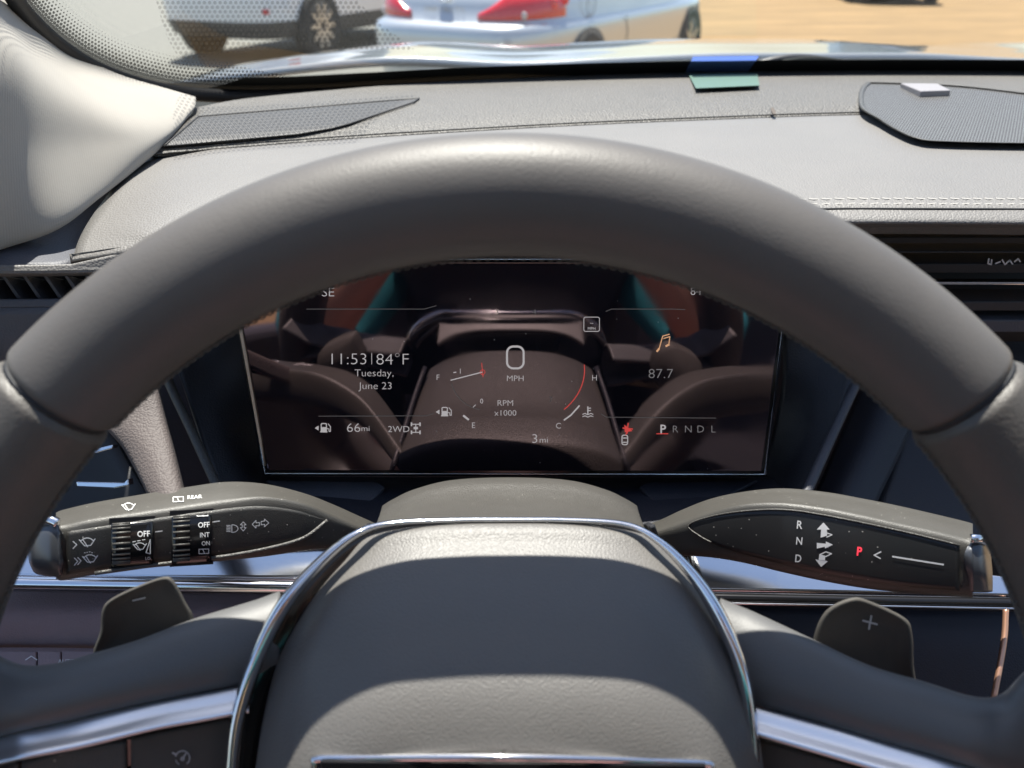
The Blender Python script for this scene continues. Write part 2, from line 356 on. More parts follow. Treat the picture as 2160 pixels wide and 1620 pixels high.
# ================================================================== OUTSIDE
def ground_mat():
    m = mat('packed tan ground', (.26, .18, .09), .95, spec=.1); t = m.node_tree; b = t.nodes['Principled BSDF']; tc = nn(m, 'ShaderNodeTexCoord')
    mp = nn(m, 'ShaderNodeMapping'); mp.inputs['Scale'].default_value = (.35, 1.6, 1); t.links.new(tc.outputs['Object'], mp.inputs[0])
    n = nn(m, 'ShaderNodeTexNoise'); n.inputs['Scale'].default_value = 1.1; n.inputs['Detail'].default_value = 12; n.inputs['Roughness'].default_value = .72
    t.links.new(mp.outputs[0], n.inputs['Vector'])
    r = nn(m, 'ShaderNodeValToRGB'); r.color_ramp.elements[0].position = .28; r.color_ramp.elements[1].position = .68
    r.color_ramp.elements[0].color = (.14, .10, .058, 1); r.color_ramp.elements[1].color = (.30, .20, .10, 1)
    t.links.new(n.outputs['Fac'], r.inputs[0]); t.links.new(r.outputs[0], b.inputs['Base Color'])
    bp = nn(m, 'ShaderNodeBump'); bp.inputs['Strength'].default_value = .5; bp.inputs['Distance'].default_value = .05; t.links.new(n.outputs['Fac'], bp.inputs['Height']); t.links.new(bp.outputs[0], b.inputs['Normal'])
    return m
g = mesh('ground', [(-400, -200, 0), (400, -200, 0), (400, 600, 0), (-400, 600, 0)], [(0, 1, 2, 3)], ground_mat(), None, False); tag(g, kind='structure')
M['asphalt'] = grain(mat('worn paving', (.15, .15, .135), .9, spec=.2), 4, .5, .01, kind='noise', vary=.2)
g = mesh('pavement', [(-40, -20, .004), (-1.2, -20, .004), (-.4, 9.5, .004), (-2.5, 40, .004), (-40, 40, .004)], [(0, 1, 2, 3, 4)], M['asphalt'], None, False); tag(g, kind='structure')

def car(name, label, cat, loc, heading, paint, lower, suv=False, L=4.6, W=.9, group=None):
    t = thing(name, label, cat, loc, group, -heading)
    n = 5.0
    def ring(z, yr, yf, w, off=0, a=None, cnt=96):
        yc, hy = (yr+yf)/2, (yf-yr)/2; pts = []
        for j in range(cnt) if a is None else a:
            th = 2*math.pi*j/cnt if a is None else R(j)
            c, s = math.cos(th), math.sin(th)
            pts.append(np.array((math.copysign(abs(c)**(2/n), c)*(w+off), yc + math.copysign(abs(s)**(2/n), s)*(hy+off), z)))
        return pts
    h = .12 if suv else 0
    prof = [(.22+h*.5, .25, L-.2, W-.08), (.26+h*.5, .10, L-.06, W-.04), (.42+h*.5, .03, L, W-.01), (.60+h, .0, L-.01, W), (.70+h, .0, L-.03, W-.005), (.745+h, .02, L-.08, W-.015),
            (.765+h, .09, L-.2, W-.03), (.775+h, .12, L-.3, W-.035), (.88+h, .15, L-.45, W-.05), (.97+h, .19, L-.8, W-.075), (1.0+h, .27, L-1.2, W-.13)]
    def shape(z):
        for i in range(len(prof)-1):
            if prof[i][0] <= z <= prof[i+1][0]:
                f = (z-prof[i][0])/(prof[i+1][0]-prof[i][0]); return tuple(a+(b-a)*f for a, b in zip(prof[i], prof[i+1]))
        return prof[-1]
    def loft(nm, lv, m, cap=True, lo=0):
        V = []; k = 96
        for p in lv: V += ring(*p)
        fs = grid_faces(len(lv), k, True)
        if cap: fs += [tuple((len(lv)-1)*k+j for j in range(k))]
        if lo: fs += [tuple(range(k))[::-1]]
        o = mesh(nm, V, fs, m, None); o.parent = t; return o
    loft('body', prof, paint, lo=1)
    loft('lower_skirt', [(z-.003, a-.006, b+.006, c+.006) for z, a, b, c in prof[:3]], lower, False)
    hr = 1.42 if not suv else 1.75
    c0 = 1.0+h
    y0, y1 = (.55, 3.1) if not suv else (.3, 3.2)
    loft('windows', [(c0-.01, y0-.25, y1+.35, W-.13), (c0+.2, y0+.1, y1-.1, W-.2), (hr-.06, y0+.35, y1-.55, W-.28)], M['carglass'])
    loft('roof', [(hr-.07, y0+.33, y1-.53, W-.27), (hr-.02, y0+.5, y1-.7, W-.31), (hr, y0+.8, y1-1., W-.4)], paint)
    for sx in (-1, 1):
        for yy in (.98, L-.92):
            V = []; k = 28; x0 = sx*(W+.008)
            r0 = .335+.05*suv
            arch = bpy.data.meshes.new('wheel_arch')
            Va = []
            for j in range(k+1):
                a = math.pi*j/k; 
                for rr_, xx in ((r0+.035, x0), (r0-.02, x0 + sx*.002), (r0-.02, sx*(W-.12))): Va.append((xx, yy+rr_*math.cos(a), r0+rr_*math.sin(a)))
            # dark well
            kw = [(sx*(W+.002), yy+(r0+.03)*math.cos(math.pi*2*j/40), r0+(r0+.03)*math.sin(math.pi*2*j/40)) for j in range(40)]
            kw2 = [(sx*(W-.15), b, c) for a, b, c in kw]
            o = mesh('wheel_arch', kw+kw2, [tuple(range(40)), tuple(range(79, 39, -1))]+[(j, (j+1) % 40, 40+(j+1) % 40, 40+j) for j in range(40)], M['tyre'], None); o.parent = t
            wv = []; wf = []
            prof_w = [(0, .05), (r0*.62, .05), (r0*.70, .03), (r0*.93, .02), (r0, .045), (r0, .2), (0, .2)]
            for q, (rr_, dx) in enumerate(prof_w):
                for j in range(36): wv.append((sx*(W+.03-dx), yy+rr_*math.cos(math.pi*2*j/36), r0+rr_*math.sin(math.pi*2*j/36)))
            o = mesh('wheel', wv, grid_faces(len(prof_w), 36, True), M['tyre'], None); o.parent = t
            sv = []; sf = []
            for s_ in range(10):
                a = 2*math.pi*s_/10; ca, sa = math.cos(a), math.sin(a)
                for rr_, hw in ((.05, .03), (r0*.66, .02)):
                    for e in (-1, 1): sv.append((sx*(W-.005), yy+rr_*ca-e*hw*sa, r0+rr_*sa+e*hw*ca))
                sf.append((s_*4, s_*4+1, s_*4+3, s_*4+2))
            nb = len(sv)
            for rr_ in (r0*.64, r0*.70):
                for j in range(36): sv.append((sx*(W-.004), yy+rr_*math.cos(math.pi*2*j/36), r0+rr_*math.sin(math.pi*2*j/36)))
            sf += grid_faces(2, 36, True, nb)
            rim = mesh('rim', sv, sf, M['alloy'], None, False); rim.parent = o
            s = rim.modifiers.new('t', 'SOLIDIFY'); s.thickness = .02
    def band(nm, a0, a1, zlo, zhi, m, off=.008, cnt=30, parent=None):
        V = []; lv = 7
        for q in range(lv):
            row = []
            for j in range(cnt+1):
                f = j/cnt; a = a0+(a1-a0)*f; z = zlo(f)+(zhi(f)-zlo(f))*q/(lv-1); s_ = shape(z); bul = off*(math.sin(math.pi*(.1+.8*q/(lv-1))))
                row += ring(z, s_[1], s_[2], s_[3], bul, [a])
            V += row
        o = mesh(nm, V, grid_faces(lv, cnt+1), m, None); o.parent = parent or t; o.modifiers.new('t', 'SOLIDIFY').thickness = .01; return o
    return t, band, shape, ring, h
M['red'] = mat('tail lamp red', (.55, .012, .025), .18, coat=1)
M['redl'] = mat('tail lamp lens', (.75, .05, .06), .1, coat=1)
M['lensgrey'] = mat('reverse lamp', (.5, .45, .45), .2, coat=1)
al = R(29)
c1, band, shp, ring_, h_ = car('parked_car', 'silver blue coupe seen from behind with red tail lamps, parked beyond the hood', 'car', (-.60, 6.85, 0), al, M['paint'], M['paint'])
# tail lamps (angle 270 = dead rear; 315 = right rear corner)
def lamp(sgn):
    A0, A1 = (274.5, 331) if sgn > 0 else (265.5, 209)
    o = band('tail_lamp', A0, A1, lambda f: .79+.012*f, lambda f: .835+.145*min(1, f/.26) if f < .9 else .98-.4*(f-.9), M['red'], .014)
    for a, z, r in ((300, .825, .03), (322, .9, .045), (331, .92, .04)):
        a = a if sgn > 0 else 540-a
        s_ = shp(z); p = ring_(z, s_[1], s_[2], s_[3], .012, [a])[0]
        V = [p+np.array((0, 0, 0))]
        me = bpy.data.meshes.new('lens'); bm = bmesh.new(); bmesh.ops.create_uvsphere(bm, u_segments=16, v_segments=8, radius=r); bm.to_mesh(me); bm.free()
        q = bpy.data.objects.new('lamp_lens', me); COL.objects.link(q); me.materials.append(M['lensgrey'] if r < .035 else M['redl']); me.transform(Matrix.Translation(Vector(p)) @ Matrix.Diagonal((1, .4, 1, 1)))
        for f in me.polygons: f.use_smooth = True
        q.parent = o
for sg in (1, -1): lamp(sg)
for i, ch in enumerate('INFINITI'):
    V, Fa = glyphs(ch); V = V*.06
    o = mesh('badge_letter', [(x - .175 + .05*i, .134, .855+y) for x, y in V], Fa, M['alloy'], None, False); o.parent = c1; o.modifiers.new('t', 'SOLIDIFY').thickness = .004
bv = [(.07*math.cos(2*math.pi*j/24), .155, .935+.035*math.sin(2*math.pi*j/24)) for j in range(24)]+[(.055*math.cos(2*math.pi*j/24), .14, .935+.024*math.sin(2*math.pi*j/24)) for j in range(24)]
o = mesh('emblem', bv, grid_faces(2, 24, True), M['chrome'], None); o.parent = c1; o.modifiers.new('t', 'SOLIDIFY').thickness = .006
# fuel flap and door seam on the right side
def side_line(nm, pts, wd, m, c, x=.903):
    k = Ink().line(pts, wd); o = mesh(nm, [(x, a, b) for a, b in k.V], k.F, m, None, False); o.parent = c; o.modifiers.new('t', 'SOLIDIFY').thickness = .002; return o
M['seam'] = mat('panel gap', (.06, .065, .07), .6)
side_line('fuel_flap', [(1.02+.09*math.cos(a/12*math.pi), .86+.08*math.sin(a/12*math.pi)) for a in range(25)], .008, M['seam'], c1, .868)
side_line('door_gap', [(1.75, .3), (1.78, .62), (1.72, .74)], .010, M['seam'], c1, .905)
c2, band, shp, ring_, h_ = car('parked_van', 'white sport utility vehicle with dark lower bumper behind the dotted glass corner', 'car', (-3.62, 10.4, 0), R(22), M['white'], M['plasticgrey'], True, 4.7, .96)
for a in (308, 232): band('tail_lamp', a, a+(12 if a > 270 else -12), lambda f: .95, lambda f: 1.06, M['red'])
band('reflector', 300, 306, lambda f: .56, lambda f: .62, M['red'])
c3, band, shp, ring_, h_ = car('distant_car', 'black car facing this way at the far right of the tan lot', 'car', (9.4, 24.5, 0), R(188), M['carblack'], M['plasticgrey'], True, 4.4, 1.0)

# own hood, cowl, wipers
hoodrows = []
def hz(x, y):            # hood height relative to the eye
    return -.1245 - .05*(y-1.06) - .10*max(0, y-1.25)**2 - .17*max(0, abs(x-.37)-.42)**1.7 - .012*math.exp(-((abs(x-.37)-.33)/.09)**2)
for y in (1.06, 1.1, 1.18, 1.3, 1.5, 1.75, 1.95): hoodrows.append([(x, y - .03*(x-.37)**2, 1.35+hz(x, y)) for x in (-.42, -.3, -.15, 0, .12, .25, .37, .5, .62, .75, .9, 1.1)])
hood = patch('hood', hoodrows, M['hoodpaint'], None, .01, 5, world=True)
tag(hood, 'pale silver hood of this car mirroring the sky beyond the windshield', 'hood')
def gsurf(p):            # windshield sheet: >0 in front of it
    x, y, z = p[0], p[1], p[2]-1.35
    return z - (-.132 + (.87 - .30*(x-.37)**2 - y)*.50)
def dglass(px, py): return hit(px, py, gsurf, .1, 1.6)
def gy(x, z): return .87 - .30*(x-.37)**2 - (z+.132)/.50
cowl = patch('cowl', [[(x, gy(x, z)+o, 1.35+z2) for x in (-.40, -.2, 0, .2, .37, .6, .9, 1.15)] for z, o, z2 in ((-.15, -.0, -.18), (-.15, .04, -.165), (-.15, .10, -.152), (-.15, .15, -.146), (-.15, .18, -.138 - .0), (-.15, .185, -.17))], M['cowl'], None, .004, 4, world=True)
tag(cowl, 'black grained plastic cowl panel between windshield and hood', 'cowl panel')
def wiper(label, pts):
    t = thing('wiper', label, 'wiper', tuple(P(*pts[0])), 'wipers parked on the cowl')
    tube('arm', cr([P(*p) for p in pts], 6), .006, M['dark'], t, .0035, n=10)
    tube('blade', cr([P(p[0]+30, p[1]+4, p[2]-.01) for p in pts], 6), .003, M['cowl'], t, .003, n=8)
wiper('thin wiper arm lying on the cowl left of the blue sticker', [(820, 170, .84), (850, 158, .85), (930, 152, .86), (1050, 152, .87), (1160, 148, .875), (1300, 146, .88)])
wiper('dark curved wiper arm on the cowl right of the blue sticker', [(1575, 140, .88), (1640, 124, .88), (1700, 121, .885), (1780, 132, .89), (1850, 138, .89), (2000, 141, .89)])

# windshield with frit and side of the glass opening
wt = thing('windshield', 'clear sloping windshield with black dotted border at the corner', 'windshield', (.37, .87, 1.22))
rows = []
for z in (-.155, -.12, -.08, -.02, .05, .15, .25, .36): rows.append([(x, gy(x, z), 1.35+z) for x in (-.46, -.36, -.25, -.1, .05, .2, .37, .55, .75, 1.0, 1.2)])
patch('glass_pane', rows, M['glass'], wt, 0, 5, world=True)
edge = [(-120, -260), (-20, -110), (52, 0), (88, 42), (130, 80), (180, 114), (240, 143), (310, 166), (380, 180), (460, 186), (560, 187), (680, 183), (800, 176), (950, 168), (1100, 162), (1300, 156), (1500, 152), (1800, 150), (2100, 150), (2300, 152)]
ec = cr(edge, 10); inw = []
for i in range(len(ec)):
    t_ = ec[min(i+1, len(ec)-1)] - ec[max(i-1, 0)]; t_ /= np.linalg.norm(t_); inw.append(np.array((t_[1], -t_[0])))
V = []; uvs = []; s_px = 0; K = 9; prev = None
for i, (e, nv) in enumerate(zip(ec, inw)):
    wpx = 80 if i < 80 else max(0, 80 - (i-80)*2.2)
    if i: s_px += np.linalg.norm(e-ec[i-1])
    for q in range(K):
        e2 = e + nv*(-26 + (wpx+26)*q/(K-1)); p = P(e2[0], e2[1], dglass(*e2)-.002); V.append(p); uvs.append((s_px/1000, (wpx+26)*q/(K-1)/1000))
me = bpy.data.meshes.new('frit_band'); me.from_pydata([tuple(v) for v in V], [], grid_faces(len(ec), K)); ul = me.uv_layers.new(name='UVMap')
for lp in me.loops: ul.data[lp.index].uv = uvs[lp.vertex_index]
link('frit_band', me, M['frit'], wt)
V = []
for i in range(84, len(ec)):
    g = min(1, (i-84)/12)
    for q in (-26, 0, 14 + 10*g): e2 = ec[i] + inw[i]*(q*g + (1-g)*-10); V.append(P(e2[0], e2[1], dglass(*e2)-.003))
mesh('black_edge', V, grid_faces(len(ec)-84, 3), mat('black edge print', (.012, .013, .014), .7, spec=.1), wt)
dm = fm.copy(); dm.name = 'dot screen'  # dots drawn on the glass in place of the dash grille's reflection
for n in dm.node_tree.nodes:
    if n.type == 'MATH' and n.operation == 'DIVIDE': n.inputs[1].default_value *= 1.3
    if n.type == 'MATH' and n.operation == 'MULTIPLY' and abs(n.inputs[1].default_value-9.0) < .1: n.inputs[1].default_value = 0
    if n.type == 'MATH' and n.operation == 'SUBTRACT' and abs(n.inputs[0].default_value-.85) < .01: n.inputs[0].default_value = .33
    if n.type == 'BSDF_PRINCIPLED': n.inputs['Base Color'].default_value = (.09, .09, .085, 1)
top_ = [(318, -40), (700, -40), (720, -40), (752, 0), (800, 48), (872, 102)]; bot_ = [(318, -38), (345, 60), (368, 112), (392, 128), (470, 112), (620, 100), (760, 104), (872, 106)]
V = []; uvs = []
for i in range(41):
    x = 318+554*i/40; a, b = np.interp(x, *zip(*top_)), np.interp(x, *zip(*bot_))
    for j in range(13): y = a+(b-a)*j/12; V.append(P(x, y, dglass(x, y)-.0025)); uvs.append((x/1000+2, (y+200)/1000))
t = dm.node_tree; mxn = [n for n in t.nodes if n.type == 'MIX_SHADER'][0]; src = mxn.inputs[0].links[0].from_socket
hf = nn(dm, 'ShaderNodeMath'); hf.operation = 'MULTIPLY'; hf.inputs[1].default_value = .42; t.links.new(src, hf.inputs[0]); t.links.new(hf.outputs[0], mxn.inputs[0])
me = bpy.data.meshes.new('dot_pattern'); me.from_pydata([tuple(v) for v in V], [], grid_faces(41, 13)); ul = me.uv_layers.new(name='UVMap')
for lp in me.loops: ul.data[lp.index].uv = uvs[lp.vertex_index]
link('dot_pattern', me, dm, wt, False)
# rubber strip along the glass edge
tube('glass_seal', [P(e[0]-nv[0]*16, e[1]-nv[1]*16, dglass(e[0], e[1])-.006) for e, nv in zip(ec[10:], inw[10:])], .0055, M['cavity'], wt, n=8)

# blue sticker; its green reflection is a coloured strip on the dash
o = plate('sticker', [(1462, 121), (1601, 119), (1577, 152), (1446, 153)], lambda x, y: dglass(x, y)-.004, M['bluefilm'], None, .0006, 0)
tag(o, 'blue translucent sticker at the foot of the windshield', 'sticker')
# ================================================================== DASHBOARD
dash = thing('dashboard', 'grey padded dashboard with stitched edge and dark front panels', 'dashboard', (0, .55, 1.2))
ZB = -.121
back = [(330, 325), (480, 313), (700, 296), (900, 283), (1200, 266), (1500, 253), (1800, 243), (2160, 240), (2500, 245)]
front = [(150, 556), (280, 540), (480, 520), (750, 503), (1075, 492), (1450, 482), (1800, 479), (2160, 481), (2500, 486)]
left = [(330, 325), (262, 372), (205, 440), (170, 497), (153, 545), (150, 556)]
fr_ = [0, .35, .72, .86, .96, 1.0]; zz = [ZB, -.122, -.1275, -.1315, -.1355, -.140]
stitch_t = .76
rows = []
for k, (f, z) in enumerate(zip(fr_, zz)):
    row = []
    for j in range(len(back)):
        b_, f_ = back[j], front[j]
        if j == 0: px, py = left[k]
        else: px, py = b_[0]+(f_[0]-b_[0])*f, b_[1]+(f_[1]-b_[1])*f
        row.append(PZ(px, py, z - (.004 if j == 0 else 0)))
    rows.append(row)
rows.append([p + np.array((0, .006, -.006)) for p in rows[-1]])
patch('dash_pad', rows, M['pad'], dash, .004, 6, world=True)
# hard plastic upper panel to the glass
bk = [(412, 232), (520, 212), (700, 194), (900, 178), (1200, 163), (1500, 155), (1800, 152), (2160, 152), (2500, 155)]
def mixp(a, b, f): return (a[0]+(b[0]-a[0])*f, a[1]+(b[1]-a[1])*f)
b2 = [(322, 327)] + back[1:]
UPF = ((-.06, ZB-.004), (0, ZB-.0006), (.05, ZB+.0006), (.10, ZB+.0014), (.3, -.1165), (.65, -.1135), (.93, -.113), (1.0, -.115))
rows = []
for f, z in UPF: rows.append([PZ(*mixp(a, c, f), z) for a, c in zip(b2, bk)])
rows.append([PZ(*c, -.115) + np.array((0, .01, -.03)) for c in bk])
patch('upper_panel', rows, M['dashplastic'], dash, .003, 5, world=True)
# green strip that paints the sticker's reflection onto the dash
def dz_fn(z): return lambda x, y: dz(x, y, z)
def dup(px, py, lift=.0006):                 # depth of the upper panel under a photo point
    bx = np.array(b2); kx = np.array(bk)
    y0 = np.interp(px, bx[:, 0], bx[:, 1]); y1 = np.interp(px, kx[:, 0], kx[:, 1]); f = min(1, max(0, (y0-py)/(y0-y1)))
    return dz(px, py, np.interp(f, [a for a, b in UPF], [b for a, b in UPF]) + lift)
o = plate('film', [(1452, 156), (1597, 153), (1602, 180), (1468, 186)], lambda x, y: dup(x, y, .0035), mat('green film', (.065, .125, .095), .5), None, .0006, 0)
tag(o, 'green strip of film lying on the dash under the blue sticker', 'film strip')
o = plate('crumb', [(1626, 228), (1631, 226), (1636, 234), (1637, 241), (1631, 240), (1627, 234)], lambda x, y: dup(x, y, .0025), M['carpet'], None, .001, 0)
tag(o, 'tiny dark crumb lying on the dash left of the speaker', 'crumb')
# perforated plates
g1 = [(345, 309), (418, 246), (885, 207), (872, 216), (735, 262), (700, 271), (630, 283)]
region('defroster_grille', [(345, 308), (418, 247), (885, 207)], [(345, 309), (480, 298), (630, 283), (700, 271), (735, 262), (872, 214), (885, 208)], dup, M['grille2'], dash, 60, 14, .0012, .0006)
ip = [P(x, y, dup(x, y, .0008)-.0008) for x, y in sum([[mixp(g1[i], g1[(i+1) % 7], q/8) for q in range(8)] for i in range(7)], [])]
tube('grille_edge', ip+[ip[0]], .0006, M['cavity'], dash, n=6)
# stitching: two rows of pale thread dashes
def padpt(px, f, lift=0):
    j = 0
    for j in range(len(back)-1):
        if back[j][0] <= px <= back[j+1][0]: break
    u = (px-back[j][0])/(back[j+1][0]-back[j][0]); b_ = mixp(back[j], back[j+1], u); f_ = mixp(front[j], front[j+1], u); q = mixp(b_, f_, f)
    z = np.interp(f, fr_, zz); return PZ(q[0], q[1], z+lift)
V = []; Fa = []
for f, slant in ((.745, 1), (.79, -1)):
    x = 900
    while x < 2300:
        a = padpt(x, f - .004*slant, .0003); b = padpt(x+9, f, .0006); c = padpt(x+19, f+.004*slant, .0002)
        o_ = len(V); wv = np.array((0, .00042, .0))
        for p in (a, b, c): V += [p-wv, p+np.array((0, 0, .0004)), p+wv]
        Fa += grid_faces(3, 3, False, o_); x += 24
st = mesh('stitching', V, Fa, M['thread'], dash)
tube('seam_groove', [padpt(x, .835, .0002) for x in range(700, 2450, 40)], .0006, M['cavity'], dash, n=6)
# left end cap in the pillar's shade
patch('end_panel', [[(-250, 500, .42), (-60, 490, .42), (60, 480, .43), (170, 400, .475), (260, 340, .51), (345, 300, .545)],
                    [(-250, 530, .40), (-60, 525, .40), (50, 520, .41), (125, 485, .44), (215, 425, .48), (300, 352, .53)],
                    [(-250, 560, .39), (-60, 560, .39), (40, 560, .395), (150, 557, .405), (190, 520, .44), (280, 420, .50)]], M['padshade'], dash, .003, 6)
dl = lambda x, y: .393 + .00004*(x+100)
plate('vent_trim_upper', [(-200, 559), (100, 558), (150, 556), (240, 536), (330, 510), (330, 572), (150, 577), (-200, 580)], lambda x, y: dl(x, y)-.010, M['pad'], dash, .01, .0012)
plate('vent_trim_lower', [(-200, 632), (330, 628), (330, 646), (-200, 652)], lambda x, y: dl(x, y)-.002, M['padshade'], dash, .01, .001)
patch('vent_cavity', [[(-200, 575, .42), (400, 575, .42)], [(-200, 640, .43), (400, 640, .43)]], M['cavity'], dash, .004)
v = thing('air_vent', 'dark side air vent with slanted fins under the pillar', 'air vent', tuple(P(60, 606, .40)))
for i in range(-2, 7):
    x = 5 + 44*i
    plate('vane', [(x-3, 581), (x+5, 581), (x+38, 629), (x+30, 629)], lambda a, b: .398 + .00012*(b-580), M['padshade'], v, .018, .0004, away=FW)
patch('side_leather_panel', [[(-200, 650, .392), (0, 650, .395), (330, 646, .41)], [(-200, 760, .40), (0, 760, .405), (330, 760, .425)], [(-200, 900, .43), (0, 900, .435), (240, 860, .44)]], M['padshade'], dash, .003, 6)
# broad dark front behind everything
B = lambda px, py, y: tuple(PY(px, py, y))
patch('dash_front', [[B(x, 470, .56) for x in (-300, 400, 1075, 1700, 2450)], [B(x, 700, .53) for x in (-300, 400, 1075, 1700, 2450)], [B(x, 1000, .50) for x in (-300, 400, 1075, 1700, 2450)],
                     [B(x, 1300, .47) for x in (-300, 400, 1075, 1700, 2450)], [B(x, 1900, .42) for x in (-300, 400, 1075, 1700, 2450)]], M['darkleather'], dash, .004, 4, world=True)
# binnacle hood under the pad lip
patch('binnacle_hood', [[PZ(x, y, z) for x, y in ((430, 520), (700, 505), (1075, 495), (1450, 490), (1750, 486))] for z in (-.147,)] + [[PZ(x, y, -.150)+np.array((0, .03, -.004)) for x, y in ((430, 520), (700, 505), (1075, 495), (1450, 490), (1750, 486))],
      [PZ(x, y, -.150)+np.array((0, .07, -.02)) for x, y in ((430, 520), (700, 505), (1075, 495), (1450, 490), (1750, 486))]], M['dark'], dash, .003, 5, world=True)
DS = 1.0
# panels left of the screen
DS = .92
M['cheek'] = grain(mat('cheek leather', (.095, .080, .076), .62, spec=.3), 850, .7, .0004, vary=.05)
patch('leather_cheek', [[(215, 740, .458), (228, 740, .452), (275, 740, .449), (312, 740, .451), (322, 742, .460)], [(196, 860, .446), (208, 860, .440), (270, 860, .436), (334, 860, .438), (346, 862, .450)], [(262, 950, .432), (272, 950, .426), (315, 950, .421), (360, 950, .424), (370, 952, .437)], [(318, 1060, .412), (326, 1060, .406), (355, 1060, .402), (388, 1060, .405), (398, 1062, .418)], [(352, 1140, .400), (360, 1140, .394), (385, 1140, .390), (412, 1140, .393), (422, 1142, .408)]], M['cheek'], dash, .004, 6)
DS = 1.08
tube('cheek_rib', cr([P(330, 700, .475), P(350, 790, .46), P(405, 910, .445), P(462, 1035, .43), P(500, 1120, .42)], 8), .0028, M['shroud'], dash, n=10)
patch('recess_wall', [[(340, 690, .475), (420, 690, .475), (500, 620, .47)], [(400, 850, .455), (460, 850, .462), (540, 850, .475)], [(455, 1010, .44), (520, 1010, .455), (600, 1010, .485)], [(500, 1110, .43), (570, 1110, .45), (650, 1110, .48)]], M['dark'], dash, .003, 6)
# panels right of the screen
patch('recess_wall', [[(1640, 600, .47), (1740, 600, .475), (1840, 600, .475)], [(1650, 800, .475), (1720, 800, .465), (1800, 800, .455)], [(1600, 1010, .485), (1660, 1010, .46), (1705, 1030, .445)], [(1540, 1110, .48), (1610, 1110, .455), (1660, 1110, .44)]], M['dark'], dash, .003, 6)
tube('cheek_rib', cr([P(1850, 720, .475), P(1803, 815, .455), P(1750, 930, .445), P(1698, 1045, .43), P(1660, 1120, .42)], 8), .003, M['padshade'], dash, n=10)
DS = 1.16
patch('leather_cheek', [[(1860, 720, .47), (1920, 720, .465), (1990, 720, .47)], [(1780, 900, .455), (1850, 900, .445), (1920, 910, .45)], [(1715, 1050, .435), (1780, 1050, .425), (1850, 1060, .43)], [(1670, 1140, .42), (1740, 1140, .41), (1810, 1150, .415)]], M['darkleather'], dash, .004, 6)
patch('side_panel', [[(1930, 700, .475), (2100, 700, .47), (2450, 700, .47)], [(1880, 960, .45), (2060, 960, .445), (2450, 960, .44)], [(1800, 1160, .43), (2000, 1160, .42), (2450, 1160, .41)]], M['dark'], dash, .003, 6)
DS = 1.0
# right vent band
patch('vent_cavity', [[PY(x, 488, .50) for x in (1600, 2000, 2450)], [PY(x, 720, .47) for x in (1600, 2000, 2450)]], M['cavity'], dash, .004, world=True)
DS = 1.0
v2 = thing('air_vent', 'wide dark centre air vent with thin silver line right of the wheel', 'air vent', tuple(PY(2100, 600, .45)))
dv = lambda x, y: dy(x, y, .447)
for y0, hh, m in ((500, 14, 'cavity'), (530, 4, 'dark'), (556, 20, 'cavity'), (636, 20, 'dark'), (675, 26, 'padshade')):
    plate('slat', [(1640, y0), (2450, y0), (2450, y0+hh), (1640, y0+hh)], dv, M[m], v2, .02, .0008, away=(0, 1, 0))
plate('silver_line', [(1640, 594), (2450, 596), (2450, 602), (1640, 600)], lambda x, y: dv(x, y)-.004, M['satin'], v2, .006, .0006, away=(0, 1, 0))
Ink().line([(2086, 546), (2084, 556), (2091, 558), (2092, 548)], 3).line([(2100, 556), (2110, 552)], 3).line([(2114, 548), (2120, 558), (2130, 549), (2136, 557)], 3).line([(2140, 552), (2148, 546), (2152, 552)], 3).put('worn_mark', lambda x, y: dv(x, y)-.001, M['inkgrey'], v2)
DS = 1.08
# shelf below the screen
patch('lower_shelf', [[(520, 1004, .475), (800, 1006, .478), (1075, 1006, .48), (1350, 1006, .478), (1680, 1006, .475)], [(560, 1060, .44), (800, 1060, .445), (1075, 1060, .45), (1350, 1060, .445), (1640, 1060, .44)], [(560, 1130, .41), (800, 1130, .42), (1075, 1130, .43), (1350, 1130, .42), (1640, 1130, .41)]], M['darkleather'], dash, .004, 5)
for s in (1, -1):
    X = lambda x: 1080 + s*(x-1080)
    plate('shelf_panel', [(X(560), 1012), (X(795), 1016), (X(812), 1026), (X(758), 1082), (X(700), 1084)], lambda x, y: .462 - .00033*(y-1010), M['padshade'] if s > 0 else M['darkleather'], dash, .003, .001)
# long metal trim
patch('metal_trim', [[(-250, 1150, .4045), (20, 1145, .410), (350, 1120, .420), (720, 1110, .430)], [(-250, 1185, .401), (20, 1183, .4055), (350, 1170, .4143), (720, 1165, .4228)], [(-250, 1212, .398), (20, 1214, .402), (350, 1220, .409), (720, 1224, .416)]], M['satin'], dash, .003, 6)
tube('trim_bead', [P(x, 1229 + (x-30)*.014, .398+.00002*(x)) for x in range(-240, 760, 40)], .0034, M['satin'], dash, n=14)
patch('metal_trim', [[(1445, 1150, .429), (1600, 1150, .4265), (1900, 1190, .4125), (2300, 1235, .3945)], [(1458, 1205, .4224), (1600, 1207, .4195), (1900, 1222, .4085), (2300, 1245, .3933)], [(1478, 1246, .418), (1600, 1247, .415), (1900, 1251, .405), (2300, 1256, .392)]], M['satin'], dash, .003, 6)
tube('trim_bead', [P(x, 1261 + (x-1500)*.018, .412-.00003*(x-1500)) for x in range(1440, 2320, 40)], .0030, M['black'], dash, n=14)
tube('trim_edge', [P(x, 1272 + (x-1500)*.018, .409-.00003*(x-1500)) for x in range(1440, 2320, 40)], .0006, M['satin'], dash, n=6)
